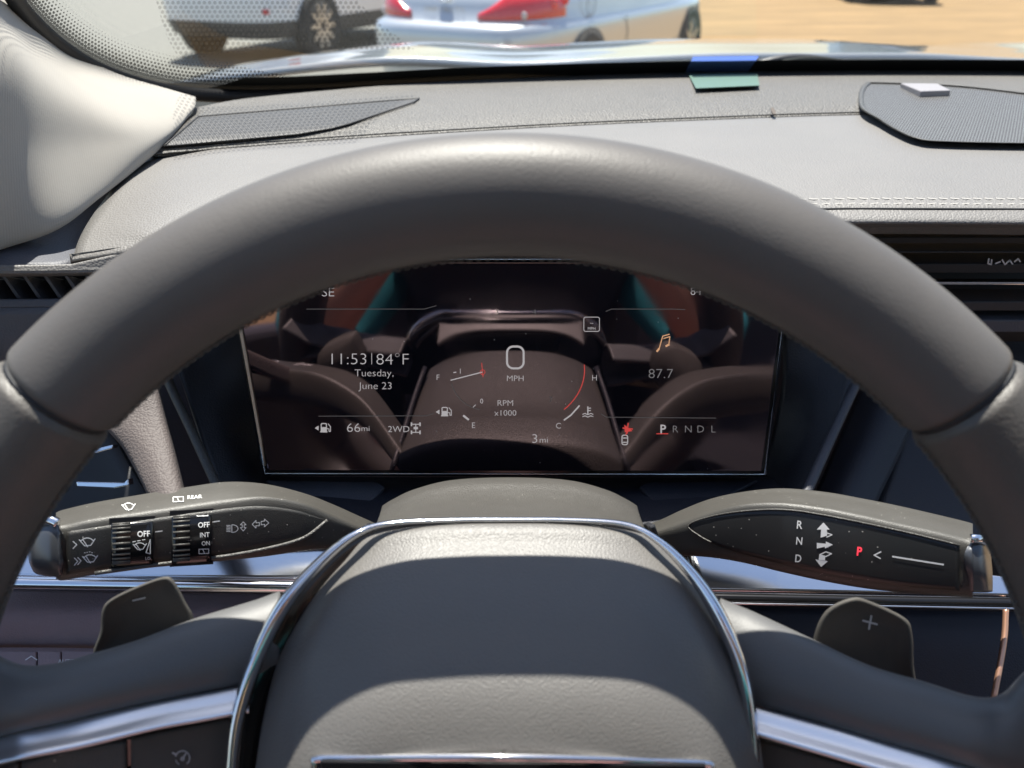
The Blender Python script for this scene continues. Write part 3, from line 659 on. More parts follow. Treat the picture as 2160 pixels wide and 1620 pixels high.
# knee panels
DS = 1.17
M['knee'] = grain(mat('knee leather', (.27, .20, .205), .5), 1000, .5, .0003)
patch('knee_panel', [[(-250, 1240, .398), (100, 1245, .40), (400, 1250, .405), (760, 1255, .415)], [(-250, 1290, .388), (100, 1290, .39), (400, 1290, .395), (760, 1290, .405)], [(-250, 1350, .388), (100, 1352, .389), (400, 1358, .394), (760, 1362, .404)], [(-250, 1366, .392), (100, 1368, .394), (400, 1373, .398), (760, 1378, .408)]], M['knee'], dash, .004, 6)
patch('button_panel', [[(-250, 1366, .387), (100, 1366, .387), (400, 1371, .39)], [(-250, 1450, .38), (100, 1450, .38), (400, 1450, .385)], [(-250, 1700, .37), (100, 1700, .37), (400, 1700, .37)]], M['knee'], dash, .004, 5)
for i, (a, b) in enumerate(((-40, 76), (79, 127), (130, 250), (253, 380))):
    plate('button', [(a, 1372), (b, 1374), (b, 1450), (a, 1450)], lambda x, y: .3835-.0001*(y-1370), M['knee'], dash, .004, .0006)
Ink().line([(54, 1392), (66, 1384), (78, 1392)], 2).text('AUTO', 140, 1395, 9).put('button_marks', lambda x, y: .3833-.0001*(y-1370), M['ink'], dash)
DS = 1.30
patch('knee_panel', [[(1440, 1275, .42), (1800, 1285, .41), (2100, 1290, .40), (2300, 1290, .40)], [(1440, 1380, .41), (1800, 1380, .40), (2100, 1380, .39), (2300, 1380, .39)], [(1440, 1640, .40), (1800, 1640, .39), (2100, 1640, .38), (2300, 1640, .38)]], M['darkleather'], dash, .004, 5)
DS = 1.17
tube('console_edge', cr([P(2122, 1280, .385), P(2119, 1340, .38), P(2110, 1400, .375), P(2095, 1480, .37)], 5), .0016, mat('copper strip', (.75, .42, .28), .3, .8), dash, n=8)
DS = 1.08
# lower left vent with bright tabs
v3 = thing('air_vent', 'lower left air vent opening with bright metal tabs', 'air vent', tuple(P(200, 1000, .42)))
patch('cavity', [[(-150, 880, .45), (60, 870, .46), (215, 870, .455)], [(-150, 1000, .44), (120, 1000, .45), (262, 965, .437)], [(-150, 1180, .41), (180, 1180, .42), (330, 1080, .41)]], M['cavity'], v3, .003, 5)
for pts in ([(160, 1016), (262, 1018), (270, 1010), (272, 1024), (240, 1030), (162, 1027)], [(165, 948), (205, 946), (238, 938), (238, 946), (205, 955), (168, 957)], [(95, 1040), (128, 1022), (137, 1028), (134, 1040), (104, 1052)]):
    plate('tab', pts, lambda x, y: .412, M['satin'], v3, .006, .0006)

DS = 1.0
# centre speaker pod
sp_ = thing('speaker', 'perforated centre dash speaker with raised brushed badge', 'speaker', tuple(PZ(2020, 240, -.112)))
o1 = cr([(1812, 196), (1816, 228), (1850, 250), (1885, 272), (1930, 292), (1990, 299), (2200, 303), (2420, 300), (2480, 260), (2420, 225), (2200, 200), (2020, 180), (1850, 173), (1825, 176)], 5, True)
def ringz(pts, z, sc=1.0, c=(2120, 238)): return [PZ(c[0]+(x-c[0])*sc, c[1]+(y-c[1])*sc, z - .0055*(y-173)/127) for x, y in pts]
lv = [(ringz(o1, -.128, 1.02)), ringz(o1, -.1165, 1.008), ringz(o1, -.1125, 1.0), ringz(o1, -.1115, .985), ringz(o1, -.1120, .968), ringz(o1, -.114, .962)]
V = [p for r_ in lv for p in r_]; k = len(o1)
mesh('surround', V, grid_faces(len(lv), k, True), M['shroud'], sp_)
gp = np.array(ringz(o1, -.1126, .965))
me = bpy.data.meshes.new('mesh_cover'); me.from_pydata([tuple(p) for p in gp], [], [tuple(range(k))]); ul = me.uv_layers.new(name='UVMap')
for lp in me.loops:
    q = me.vertices[lp.vertex_index].co; ul.data[lp.index].uv = (q.x+3, q.y+3)
link('mesh_cover', me, M['grille'], sp_, False)
bp_ = [(1900, 177), (1985, 177), (2005, 190), (1942, 193), (1930, 190)]
plate('badge', [(1900, 175), (1978, 176), (2006, 190), (1943, 192)], lambda x, y: dz(x, y, -.1095), M['tab'], sp_, .005, .0008, away=(0, 0, -1))
# A pillar trim
pil = patch('pillar_trim', [
    [(412, 204, .605), (413, 210, .598), (411, 226, .585), (405, 238, .580), (400, 243, .583), (398, 248, .595)],
    [(350, 186, .602), (356, 212, .575), (358, 245, .545), (366, 270, .536), (362, 290, .535), (358, 296, .55)],
    [(250, 156, .588), (262, 195, .535), (268, 246, .494), (292, 300, .489), (290, 350, .486), (287, 358, .50)],
    [(150, 107, .570), (158, 155, .505), (165, 205, .456), (190, 310, .450), (205, 412, .446), (203, 420, .455)],
    [(88, 46, .555), (82, 95, .480), (82, 155, .424), (100, 320, .416), (122, 470, .414), (122, 478, .428)],
    [(38, -4, .54), (22, 40, .455), (5, 95, .392), (0, 320, .384), (10, 508, .396), (10, 516, .41)],
    [(-60, -130, .50), (-100, -70, .41), (-150, 20, .350), (-160, 320, .34), (-130, 545, .365), (-130, 553, .38)],
    [(-200, -320, .44), (-280, -180, .35), (-380, 60, .300), (-400, 340, .29), (-400, 600, .33), (-400, 610, .34)]], M['fabric'], None, .004, 8, uv=True)
tag(pil, 'pale beige fabric pillar trim running up the left edge', 'pillar trim')

# ================================================================== INSTRUMENT DISPLAY
SB = np.array(PY(1086, 993, .3956)); Wd = .295
dis = thing('instrument_display', 'wide dark digital instrument screen reading 0 MPH behind the steering wheel', 'display', tuple(P(1080, 1000, .48)))
TL, TR, BL, BR = P(487, 553, .443), P(1661, 553, .443), P(565, 993, .481), P(1607, 995, .481)
n_ = np.cross(TR-TL, BL-TL); n_ /= np.linalg.norm(n_)
def ds(px, py): return np.dot(TL-CAM, n_)/np.dot(ray(px, py), n_)
def quad(name, m, grow, back, th, bev):
    cx, cy = 1080, 774
    pts = [(487-grow, 553-grow), (1661+grow, 553-grow), (1607+grow, 995+grow), (565-grow, 993+grow)]
    return plate(name, pts, lambda x, y: ds(x, y)+back, m, dis, th, bev)
quad('housing', M['black'], 13, .004, .02, .002)
quad('glass', M['screen'], 0, .0, .0035, .0006)
# thin lit edge lines of the bezel
fr2 = [(481, 547), (1667, 547), (1613, 1001), (559, 999)]
tube('bezel', [P(x, y, ds(x, y)+.0035) for x, y in fr2+[fr2[0]]], .00045, M['satin'], dis, n=6)
plate('side_strip', [(478, 553), (485, 553), (551, 930), (558, 985), (548, 940)], lambda x, y: ds(x, y)-.0005, mat('pale bezel edge', (.62, .48, .34), .5), dis, .003, .0003)  # tan colour paints the warm highlight on the bezel's left side
def out(nm, k, m='glow'): k.put(nm, ds, M[m], dis)
out('drive_mode', Ink().text('SE', 692, 616, 19, thin=-.012, wide=1.1)); out('outside_reading', Ink().text('84', 1468, 614, 17, thin=-.012))
out('clock', Ink().text('11:53', 736, 757, 24, thin=-.018, wide=1.12)); out('temperature', Ink().text('84°F', 828, 757, 24, thin=-.018, wide=1.12).line([(784, 745), (784, 768)], 1.2))
out('weekday', Ink().text('Tuesday,', 789, 789, 15, thin=-.016, wide=1.1)); out('date', Ink().text('June 23', 791, 816, 15, thin=-.016, wide=1.1))
out('range_reading', Ink().text('66', 746, 902, 19, thin=-.014, wide=1.15).text('mi', 771, 904, 12, thin=-.01, wide=1.15)); out('drive_type', Ink().text('2WD', 841, 905, 13, thin=-.01, wide=1.1)); out('trip_reading', Ink().text('3', 1128, 925, 19, thin=-.014, wide=1.15).text('mi', 1147, 928, 12, thin=-.01, wide=1.15))
out('speed_unit', Ink().text('MPH', 1087, 798, 12, thin=-.012, wide=1.1)); out('rev_unit', Ink().text('RPM', 1066, 850, 12, thin=-.012, wide=1.1).text('x1000', 1066, 871, 12, thin=-.012, wide=1.1))
out('fuel_scale', Ink().text('F', 924, 796, 12, thin=-.01)); out('fuel_scale', Ink().text('E', 999, 897, 12, thin=-.01)); out('heat_scale', Ink().text('H', 1254, 797, 12, thin=-.01)); out('heat_scale', Ink().text('C', 1178, 898, 12, thin=-.01))
out('rev_digit', Ink().text('0', 1016, 846, 10)); out('rev_digit', Ink().text('1', 971, 783, 11, thin=-.01)); out('gear_letter', Ink().text('P', 1399, 905, 18, thin=.012))
def rrect(k, cx, cy, w_, h_, r, wd):
    pts = []
    for a0, sx, sy in ((0, 1, -1), (90, -1, -1), (180, -1, 1), (270, 1, 1)):
        for i in range(7):
            a = R(a0+15*i); pts.append((cx+sx*(w_/2-r)+r*math.cos(a), cy+sy*(h_/2-r)-r*math.sin(a)))
    k.line(pts, wd, True)
k = Ink(); rrect(k, 1087, 754, 35, 46, 13, 4.2); out('speed_digit', k)
k = Ink().text('--', 1248, 682, 8).text('MPH', 1248, 693, 6); rrect(k, 1248, 684, 33, 30, 4, 1.4); out('speed_sign', k)
k = Ink(); rrect(k, 1318, 928, 12, 20, 4, 2); k.line([(1314, 924), (1322, 924)], 2).line([(1314, 933), (1322, 933)], 2); out('car_icon', k)
def pump(k, x, y, s=1.0):
    k.line([(x-6*s, y+9*s), (x+8*s, y+9*s)], 2.2*s); rrect(k, x+1*s, y, 11*s, 17*s, 2*s, 2*s); k.poly([(x-5*s, y-1*s), (x+7*s, y-1*s), (x+7*s, y+8*s), (x-5*s, y+8*s)])
    k.line([(x+8*s, y+2*s), (x+12*s, y+3*s), (x+12*s, y+8*s), (x+15*s, y+8*s), (x+15*s, y-2*s), (x+10*s, y-8*s)], 1.6*s); k.poly([(x-18*s, y+1*s), (x-10*s, y-4*s), (x-10*s, y+6*s)])
for x, y in ((682, 902), (937, 868)): k = Ink(); pump(k, x, y); out('fuel_icon', k)
k = Ink()
for yy in (895, 912): k.line([(869, yy), (885, yy)], 1.8).line([(868, yy-3), (868, yy+3)], 3).line([(886, yy-3), (886, yy+3)], 3)
out('axle_icon', k.line([(877, 895), (877, 912)], 1.8).line([(874, 903), (880, 903)], 5))
out('rev_needle', Ink().line([(951, 802), (1017, 785)], 2.2).line([(957, 786), (962, 785)], 2)); out('fuel_needle', Ink().line([(978, 877), (988, 885)], 4)); out('heat_bar', Ink().line([(1190, 886), (1204, 876), (1222, 856)], 3)); out('rev_tick', Ink().line([(998, 859), (1003, 854)], 1.5))
out('coolant_icon', Ink().line([(1240, 858), (1240, 873)], 2.4).line([(1240, 861), (1246, 861)], 1.8).line([(1240, 866), (1246, 866)], 1.8).line([(1229, 874), (1234, 872), (1240, 875), (1246, 872), (1251, 874)], 1.6).line([(1229, 879), (1234, 877), (1240, 880), (1246, 877), (1251, 879)], 1.6))
G = 'glowdim'
for c, x in (('R', 1425), ('N', 1452), ('D', 1478), ('L', 1505)): out('gear_letter', Ink().text(c, x, 905, 15, thin=-.014, wide=1.05), 'glowgrey')
out('rev_digit', Ink().text('3', 1048, 658, 13, thin=-.014), G); out('rev_digit', Ink().text('4', 1127, 658, 13, thin=-.014), G); out('rev_digit', Ink().text('7', 1162, 843, 12, thin=-.012), G)
out('radio_station', Ink().text('87.7', 1394, 788, 20, thin=-.016, wide=1.1), 'glowgrey')
for l in ([(647, 652), (895, 652), (920, 645)], [(672, 878), (900, 877), (915, 872)], [(1268, 873), (1280, 880), (1510, 882)], [(1278, 657), (1290, 652), (1420, 652), (1445, 653)]): out('divider_line', Ink().line(l, 1.2), G)
out('fuel_arc', Ink().arc(1025, 790, 75, 195, 260, 1.2), G)
out('red_underline', Ink().line([(1385, 915), (1409, 915)], 1.8), 'glowred'); out('red_zone', Ink().arc(1087, 780, 146, -45, 5, 1.8, 118), 'glowred'); out('needle_hub', Ink().line([(1016, 766), (1019, 795)], 1.4).arc(1018, 785, 5, 0, 360, 1.2), 'glowred')
k = Ink().poly([(1317, 896), (1334, 909), (1318, 912)]).line([(1325, 893), (1323, 914)], 2.5).line([(1314, 903), (1334, 905)], 2.5).line([(1322, 912), (1320, 918)], 2); out('warning_icon', k, 'glowred')
out('music_note', Ink().line([(1390, 737), (1398, 709), (1412, 705)], 2).line([(1386, 741), (1390, 736)], 4).line([(1400, 714), (1413, 710), (1411, 726)], 2).line([(1405, 730), (1411, 727)], 4), 'glowamber')

# ================================================================== STEERING COLUMN AND STALKS
colm = thing('steering_column', 'grained black steering column shroud between wheel and screen', 'column', tuple(P(1075, 1200, .36)))
def arch(pc, drop, hw, d, sk=0, p=3.0, ts=(-1, -.92, -.75, -.45, 0, .45, .75, .92, 1)): return [(1075+hw*t_, pc+drop*abs(t_)**p, d+sk*abs(t_)**4) for t_ in ts]
patch('upper_shroud', [arch(1060, 90, 262, .463), arch(1020, 70, 264, .456), arch(1007, 60, 268, .449), arch(1016, 62, 272, .430), arch(1036, 60, 278, .418), arch(1056, 60, 286, .402), arch(1078, 63, 294, .366), arch(1094, 70, 299, .346), arch(1112, 90, 305, .338), arch(1180, 110, 310, .336)], M['shroud'], colm, .004, 6)
patch('lower_shroud', [arch(1102, 80, 296, .345), arch(1180, 120, 325, .342), arch(1300, 120, 330, .338), arch(1500, 60, 300, .338)], M['shroud'], colm, .004, 5)
for s in (1, -1):
    pts = [(1075-s*292, 1110, .385), (1075-s*308, 1160, .39), (1075-s*318, 1240, .39), (1075-s*300, 1400, .40)]
    patch('side_shroud', [[(x, y, d-.03) for x, y, d in pts], pts, [(x+s*10, y-5, d+.06) for x, y, d in pts]], M['dark'], colm, .003, 5)
# stalks: stations (x, y back-top, y front-top edge, y bottom, depth of the front face)
def stalk(name, label, cat, st, m, loc):
    t_ = thing(name, label, cat, loc)
    sec = []; st = [(a, b, c, e, .345+(f-.300)*1.5) for a, b, c, e, f in st]
    for x, yt, ye, yb, d in st:
        hgt = (yb-ye)/F*d
        sec.append([P(x, yt-2, d+.020), P(x, yt, d+.014), P(x, yt+(ye-yt)*.55, d+.004), P(x, ye, d), P(x, ye+(yb-ye)*.5, d+.0012), P(x, yb, d+.004), P(x, yb-4, d+.016), P(x, (yb+yt)/2, d+.026)])
    A = np.array([cr([s_[j] for s_ in sec], 8) for j in range(8)]); A = np.swapaxes(A, 0, 1)
    A2 = [cr(r_, 4, True) for r_ in A]
    # keep the front-top and front-bottom edges crisp by a tighter ring
    V = [p for r_ in A2 for p in r_]; k = len(A2[0]); fs = grid_faces(len(A2), k, True) + [tuple(range(k))[::-1], tuple((len(A2)-1)*k+j for j in range(k))]
    mesh('body', V, fs, m, t_)
    xs = np.array([s_[0] for s_ in st]); o_ = np.argsort(xs)
    def dfn(px, py):
        g = [np.interp(px, xs[o_], np.array([s_[i] for s_ in st])[o_]) for i in (2, 3, 4)]
        f = (py-g[0])/max(1, g[1]-g[0]); 
        if f < 0: return g[2] + .0001*(g[0]-py)
        return g[2] + .0024*f*f*.9 + .0004
    return t_, dfn
SL = [(118, 1088, 1112, 1216, .300), (135, 1082, 1118, 1219, .301), (200, 1067, 1104, 1207, .303), (300, 1050, 1091, 1194, .307), (400, 1034, 1077, 1184, .311), (480, 1024, 1066, 1176, .315), (560, 1028, 1056, 1168, .320), (640, 1046, 1068, 1158, .326), (700, 1068, 1092, 1156, .333), (760, 1094, 1116, 1160, .342), (820, 1120, 1135, 1165, .352)]
ls, dls = stalk('wiper_stalk', 'left column stalk with wiper dials and OFF INT ON markings', 'stalk', SL, M['stalk'], tuple(P(800, 1140, .35)))
def smooth2(p): return [tuple(q) for q in cr(p, 6)]
region('face_panel', smooth2([(140, 1122), (300, 1098), (440, 1078), (540, 1068), (620, 1076), (688, 1097)]), smooth2([(140, 1211), (300, 1187), (450, 1171), (560, 1152), (650, 1128), (688, 1099)]), dls, M['facegrain'], ls, 56, 10, .0011, .002)
# pale lower lip catching light
tube('lower_lip', cr([P(x, y, dls(x, y)-.001) for x, y in ((200, 1209), (330, 1191), (450, 1177), (560, 1158), (640, 1135), (690, 1098))], 6), .0010, M['shroud'], ls, n=8)
DS = 1.15
patch('end_cap', [[(72, 1108, .306), (80, 1100, .302), (105, 1096, .300), (122, 1100, .300)], [(62, 1135, .304), (72, 1130, .299), (100, 1128, .297), (124, 1128, .298)], [(60, 1180, .304), (70, 1185, .299), (98, 1188, .297), (126, 1190, .298)], [(70, 1206, .308), (80, 1212, .304), (105, 1216, .302), (128, 1216, .302)]], M['cap'], ls, .012, 6)
tube('cap_band', cr([P(68, 1108, .3045), P(84, 1099, .300), P(105, 1097, .2985), P(122, 1104, .2985)], 6), .0022, M['chrome'], ls, n=10)
DS = 1.0
def dial(x0, x1, y0, y1, sl, marks):
    r_ = thing; out = []
    base = lambda x, y: dls(x, y) - .0010
    yc = lambda x: sl*(x-x0)
    rows_ = []
    for i in range(13):
        f = i/12; a = (f-.5)*2; rows_.append([(x, y0+(y1-y0)*f+yc(x), base(x, (y0+y1)/2) - .0035*math.sqrt(max(0, 1-a*a)) + .0012) for x in (x0, (x0+x1)/2, x1)])
    plate('dial_slot', [(x0-4, y0-4), (x1+4, y0-4+yc(x1)), (x1+4, y1+4+yc(x1)), (x0-4, y1+4)], lambda x, y: base(x, y)-.0001, M['cavity'], ls, .002, 0)
    d_ = patch('dial', rows_, M['black'], ls, .001, 3)
    dd = lambda x, y: base(x, (y0+y1)/2) - .0035*math.sqrt(max(0, 1-((y-yc(x)-(y0+y1)/2)/((y1-y0)/2))**2)) + .0012
    xm = x0+(x1-x0)*.46
    for i in range(11):
        yy = y0+8+(y1-y0-16)*(.5-.5*math.cos(math.pi*(i+.5)/11))
        q = tube('ridge', [P(x, yy+yc(x), dd(x, yy+yc(x))-.0001) for x in (x0+3, xm)], .00055, M['stalk'], d_, n=8)
    marks.put('dial_marks', dd, M['ink'], d_, .0003)
def wiper_icon(k, x, y, s, wd=1.7, rot=0, rear=False):
    if rear:
        k.line([(x-12*s, y-5*s), (x+12*s, y-6*s), (x+12*s, y+5*s), (x-12*s, y+6*s)], wd, True).line([(x-3*s, y-6*s), (x+2*s, y+6*s)], wd); return
    pts = [(x-16*s, y-4*s)]+[(x+16*s*math.sin(R(a)), y+6*s-16*s*math.cos(R(a))+2*s) for a in range(-50, 51, 20)]+[(x+16*s, y-6*s), (x+7*s, y+7*s), (x-5*s, y+8*s)]
    k.line(pts, wd, True).line([(x-9*s, y-5*s), (x+1*s, y+10*s)], wd)
m1 = Ink().text('OFF', 303, 1126, 12, 3, thin=.01, wide=.9).text('LO', 312, 1178, 6, 3).line([(308, 1166), (317, 1168), (317, 1138)], 1.6, True); wiper_icon(m1, 295, 1152, .9, 1.5)
m1.line([(280, 1143), (286, 1142)], 1.5).line([(290, 1141), (296, 1140)], 1.5).line([(300, 1139), (306, 1138)], 1.5)
dial(234, 323, 1098, 1198, -.07, m1)
m2 = Ink().text('OFF', 430, 1107, 11, 3, thin=.01, wide=.9).text('INT', 432, 1128, 10, 3, thin=.005, wide=.9).text('ON', 434, 1146, 9, 3, wide=.9); wiper_icon(m2, 427, 1083, .95, 1.5, rear=True); wiper_icon(m2, 430, 1163, .85, 1.3, rear=True)
dial(362, 446, 1082, 1192, -.07, m2)
k = Ink()
wiper_icon(k, 184, 1143, 1.05, 1.8); wiper_icon(k, 190, 1178, 1.0, 1.8)
k.line([(154, 1142), (162, 1149), (154, 1157)], 1.8).line([(157, 1177), (164, 1184), (157, 1192)], 1.8).line([(164, 1176), (171, 1183), (164, 1191)], 1.8)
for a in range(4): k.line([(178+5*a, 1166-(a % 3)), (180+5*a, 1166-(a % 3))], 1.5)
k.line([(328, 1122), (342, 1120)], 2.2).line([(449, 1101), (463, 1099)], 2.2)
for i in range(5): k.line([(478, 1108+3.2*i), (486, 1108.5+3.2*i)], 1.4)
k.line([(489, 1107), (489, 1123)], 1.6).arc(490, 1115, 12, -90, 90, 1.6, 8)
k.line([(513, 1101), (507, 1107), (511, 1107), (511, 1113), (507, 1113), (513, 1120), (519, 1113), (515, 1113), (515, 1107), (519, 1107)], 1.4, True)
k.line([(532, 1106), (540, 1098), (540, 1103), (547, 1102), (547, 1109), (540, 1109), (540, 1114)], 1.4, True).line([(567, 1103), (558, 1095), (558, 1099), (551, 1100), (551, 1107), (558, 1106), (558, 1111)], 1.4, True)
k.put('face_marks', lambda x, y: dls(x, y)-.0009, M['ink'], ls, .0004)
# marks on the lit top face
def dtop(px, py):
    g = [np.interp(px, [s_[0] for s_ in SL], [s_[i] for s_ in SL]) for i in (1, 2, 4)]; g[2] = .345+(g[2]-.300)*1.5
    f = min(1, max(0, (py-g[0])/(g[1]-g[0]))); return g[2] + np.interp(f, [0, .55, 1], [.014, .004, 0]) - .0006
k = Ink(); wiper_icon(k, 271, 1068, .9, 1.3); wiper_icon(k, 376, 1053, .9, 1.3, rear=True); k.text('REAR', 411, 1048, 7.5, 4, wide=1.25).put('top_marks', dtop, M['ink'], ls, .0006)

SR = [(2052, 1112, 1150, 1255, .300), (2035, 1107, 1148, 1254, .301), (1980, 1094, 1134, 1250, .303), (1900, 1076, 1117, 1243, .306), (1820, 1060, 1099, 1233, .309), (1740, 1046, 1083, 1219, .313), (1650, 1038, 1071, 1200, .318), (1570, 1044, 1072, 1182, .324), (1500, 1058, 1088, 1172, .331), (1440, 1080, 1108, 1170, .338), (1385, 1104, 1124, 1172, .346), (1330, 1120, 1140, 1175, .354)]
rs, drs = stalk('gear_stalk', 'right column stalk gear selector marked R N D and red P', 'stalk', SR, M['stalk'], tuple(P(1360, 1140, .35)))
region('face_panel', smooth2([(1452, 1108), (1490, 1092), (1560, 1079), (1650, 1075), (1740, 1087), (1900, 1120), (2024, 1150)]), smooth2([(1452, 1110), (1500, 1144), (1560, 1166), (1660, 1192), (1760, 1213), (1900, 1236), (2024, 1246)]), drs, M['face'], rs, 56, 10, .0011, .002)
tube('face_seam', [P(x, y, drs(x, y)-.0012) for x, y in smooth2([(1500, 1144), (1475, 1130), (1452, 1109), (1490, 1092), (1560, 1079), (1650, 1075), (1740, 1087), (1900, 1120), (2024, 1150)])], .0004, M['shroud'], rs, n=6)
DS = 1.15
patch('end_cap', [[(2050, 1128, .302), (2070, 1132, .302), (2084, 1140, .307)], [(2050, 1160, .298), (2074, 1164, .299), (2090, 1168, .305)], [(2050, 1210, .298), (2078, 1214, .299), (2094, 1216, .305)], [(2050, 1250, .302), (2080, 1250, .303), (2094, 1248, .308)]], M['cap'], rs, .012, 6)
tube('cap_band', cr([P(2048, 1136, .2985), P(2062, 1136, .2985), P(2078, 1142, .302)], 6), .0020, M['chrome'], rs, n=10)
DS = 1.0
df_ = lambda x, y: drs(x, y)-.0009
k = Ink().text('R', 1687, 1107, 17, -5, thin=.012, wide=.85).text('N', 1686, 1141, 16, -5, thin=.012, wide=.85).text('D', 1684, 1178, 16, -5, thin=.012, wide=.85)
k.poly([(1737, 1102), (1750, 1117), (1744, 1117), (1745, 1130), (1731, 1134), (1732, 1117), (1723, 1117)]).line([(1744, 1133), (1755, 1128), (1741, 1123)], 2)
k.poly([(1723, 1145), (1742, 1147), (1742, 1142), (1757, 1149), (1740, 1157), (1740, 1153), (1723, 1157)])
k.poly([(1732, 1196), (1746, 1184), (1740, 1182), (1741, 1173), (1728, 1171), (1727, 1181), (1720, 1180)]).line([(1729, 1170), (1742, 1164), (1754, 1168), (1742, 1174)], 2.2, True)
k.line([(1858, 1164), (1844, 1171), (1857, 1178)], 2.6).line([(1883, 1174), (1990, 1191)], 3.4)
k.put('face_marks', df_, M['ink'], rs, .0004)
Ink().text('P', 1813, 1163, 18, -5, thin=.02, wide=.85).put('lit_letter', df_, M['lamp'], rs, .0004)

# ================================================================== STEERING WHEEL
DS = 1.1; DW = .2225; WX, WY = 1075, 1699
W0 = P(WX, WY, DW)
wheel = thing('steering_wheel', 'dark leather steering wheel with chrome trimmed airbag hub', 'steering wheel', tuple(W0))
RM = 1286/F*DW*DS; RT_ = 127.5/F*DW*DS
def wp(ang, r, z=0): return W0 + RT*r*math.cos(R(ang)) + UP*r*math.sin(R(ang)) - FW*z
def rim(name, a0, a1, m, rad, n=90, taper=6):
    return tube(name, [wp(a0+(a1-a0)*i/n, RM) for i in range(n+1)], rad, m, wheel, rad*1.02, up=FW, n=40, taper=taper)
def ease(a0, a1, n=120, e=.9):
    out = []
    return out
# denser rings near the ends so the leather rolls into the seam
def rimsec(name, a0, a1, m, rad, end=1.0, n=90):
    angs = [a0 + end*(1-math.cos(math.pi/2*i/8)) for i in range(8)] + list(np.linspace(a0+end, a1-end, n)) + [a1 - end*(1-math.cos(math.pi/2*i/8)) for i in range(7, -1, -1)]
    rad = [rad*(.90+.10*math.sin(math.pi/2*min(1, min(abs(a-a0), abs(a1-a))/end))) for a in angs]
    return tube(name, [wp(a, RM) for a in angs], rad, m, wheel, rad, up=FW, n=44)
rimsec('rim_top', 42.4, 137.6, M['rim'], RT_)
rimsec('rim_grip', 137.9, 208, M['rim2'], RT_*1.02)
rimsec('rim_grip', -28, 42.1, M['rim2'], RT_*1.02)
rimsec('rim_bottom', 208.3, 331.7, M['rim'], RT_)
for a in (42.25, 137.75): tube('rim_seam', [wp(a-.25, RM), wp(a, RM), wp(a+.25, RM)], RT_*.93, M['cavity'], wheel, up=FW, n=30)
# stitched inner seam, a little to the back
V = []; Fa = []
def stitch_line(name, a0, a1, step, m, phi=-6, rad=RT_):
    V = []; Fa = []; a = a0
    while a < a1:
        for s in (1, -1):
            pts = []
            for q in range(4):
                aa = a + step*.8*(q/3); ph = R(phi + s*(-4+8*q/3)); rr_ = rad*1.012 + (.0005 if q in (1, 2) else 0)
                pts.append(wp(aa, RM - rr_*math.cos(ph), rr_*math.sin(ph)))
            o_ = len(V)
            for p in pts: V += [p+UP*.00028, p+RT*.00028, p-UP*.00028, p-RT*.00028]
            Fa.extend(grid_faces(4, 4, True, o_))
        a += step
    return mesh(name, V, Fa, m, wheel)
stitch_line('stitching', 43.5, 136.5, .95, M['darkthread'])
stitch_line('stitching', 139, 180, .95, M['darkthread'], -4, RT_*1.02); stitch_line('stitching', 0, 41, .95, M['darkthread'], -4, RT_*1.02)
# spokes
def spoke(top, bot, xs, hub_d, rim_d):
    xs_ = np.array(xs, float); tx, ty = zip(*sorted(top)); bx, by = zip(*sorted(bot)); r0, r1, r2, r3, r4 = [], [], [], [], []
    for x in xs:
        yt = np.interp(x, tx, ty); yb = np.interp(x, bx, by); f = abs(x-1075)/1075; f = min(1, max(0, (f-.42)/.5)); d = hub_d+(rim_d-hub_d)*f
        r0.append((x, yt+6, d+.022)); r1.append((x, yt, d+.009)); r2.append((x, yt+(yb-yt)*.30, d+.0005)); r3.append((x, yt+(yb-yt)*.75, d-.003)); r4.append((x, yb, d+.001))
    patch('spoke', [r0, r1, r2, r3, r4, [(x, y+4, d+.012) for x, y, d in r4]], M['spoke'], wheel, .003, 6)
topL = [(-120, 1300), (-60, 1340), (0, 1385), (53, 1404), (124, 1399), (207, 1376), (270, 1359), (409, 1307), (563, 1260), (640, 1228)]
botL = [(-120, 1580), (0, 1552), (59, 1537), (178, 1512), (326, 1481), (515, 1448), (640, 1420)]
spoke(topL, botL, (-110, -50, 0, 53, 124, 207, 290, 409, 500, 545, 590), .262, .226)
topR = [(1460, 1235), (1482, 1249), (1597, 1296), (1716, 1351), (1834, 1405), (1953, 1440), (2052, 1470), (2111, 1466), (2160, 1420), (2260, 1340)]
botR = [(1460, 1450), (1579, 1490), (1716, 1525), (1874, 1569), (2032, 1612), (2260, 1660)]
spoke(topR, botR, (1520, 1560, 1597, 1716, 1834, 1953, 2052, 2111, 2160, 2250), .262, .226)
def blend(x, hub_d=.256, rim_d=.226): f = min(1, max(0, (abs(x-1075)/1075-.42)/.5)); return hub_d+(rim_d-hub_d)*f
def strip(pts):
    patch('spoke_trim', [[(x, y0-1, blend(x)+.0050) for x, y0, y1 in pts], [(x, y0+1, blend(x)+.0024) for x, y0, y1 in pts], [(x, (y0+y1)/2, blend(x)-.0004) for x, y0, y1 in pts], [(x, y1-3, blend(x)-.0031) for x, y0, y1 in pts], [(x, y1, blend(x)+.001) for x, y0, y1 in pts]], M['silver'], wheel, .002, 6)
strip([(-150, 1588, 1648), (0, 1553, 1613), (59, 1538, 1600), (178, 1513, 1577), (326, 1482, 1541), (420, 1465, 1524), (525, 1446, 1504)])
strip([(1578, 1488, 1548), (1716, 1524, 1588), (1874, 1568, 1634), (2032, 1612, 1680), (2250, 1662, 1740)])
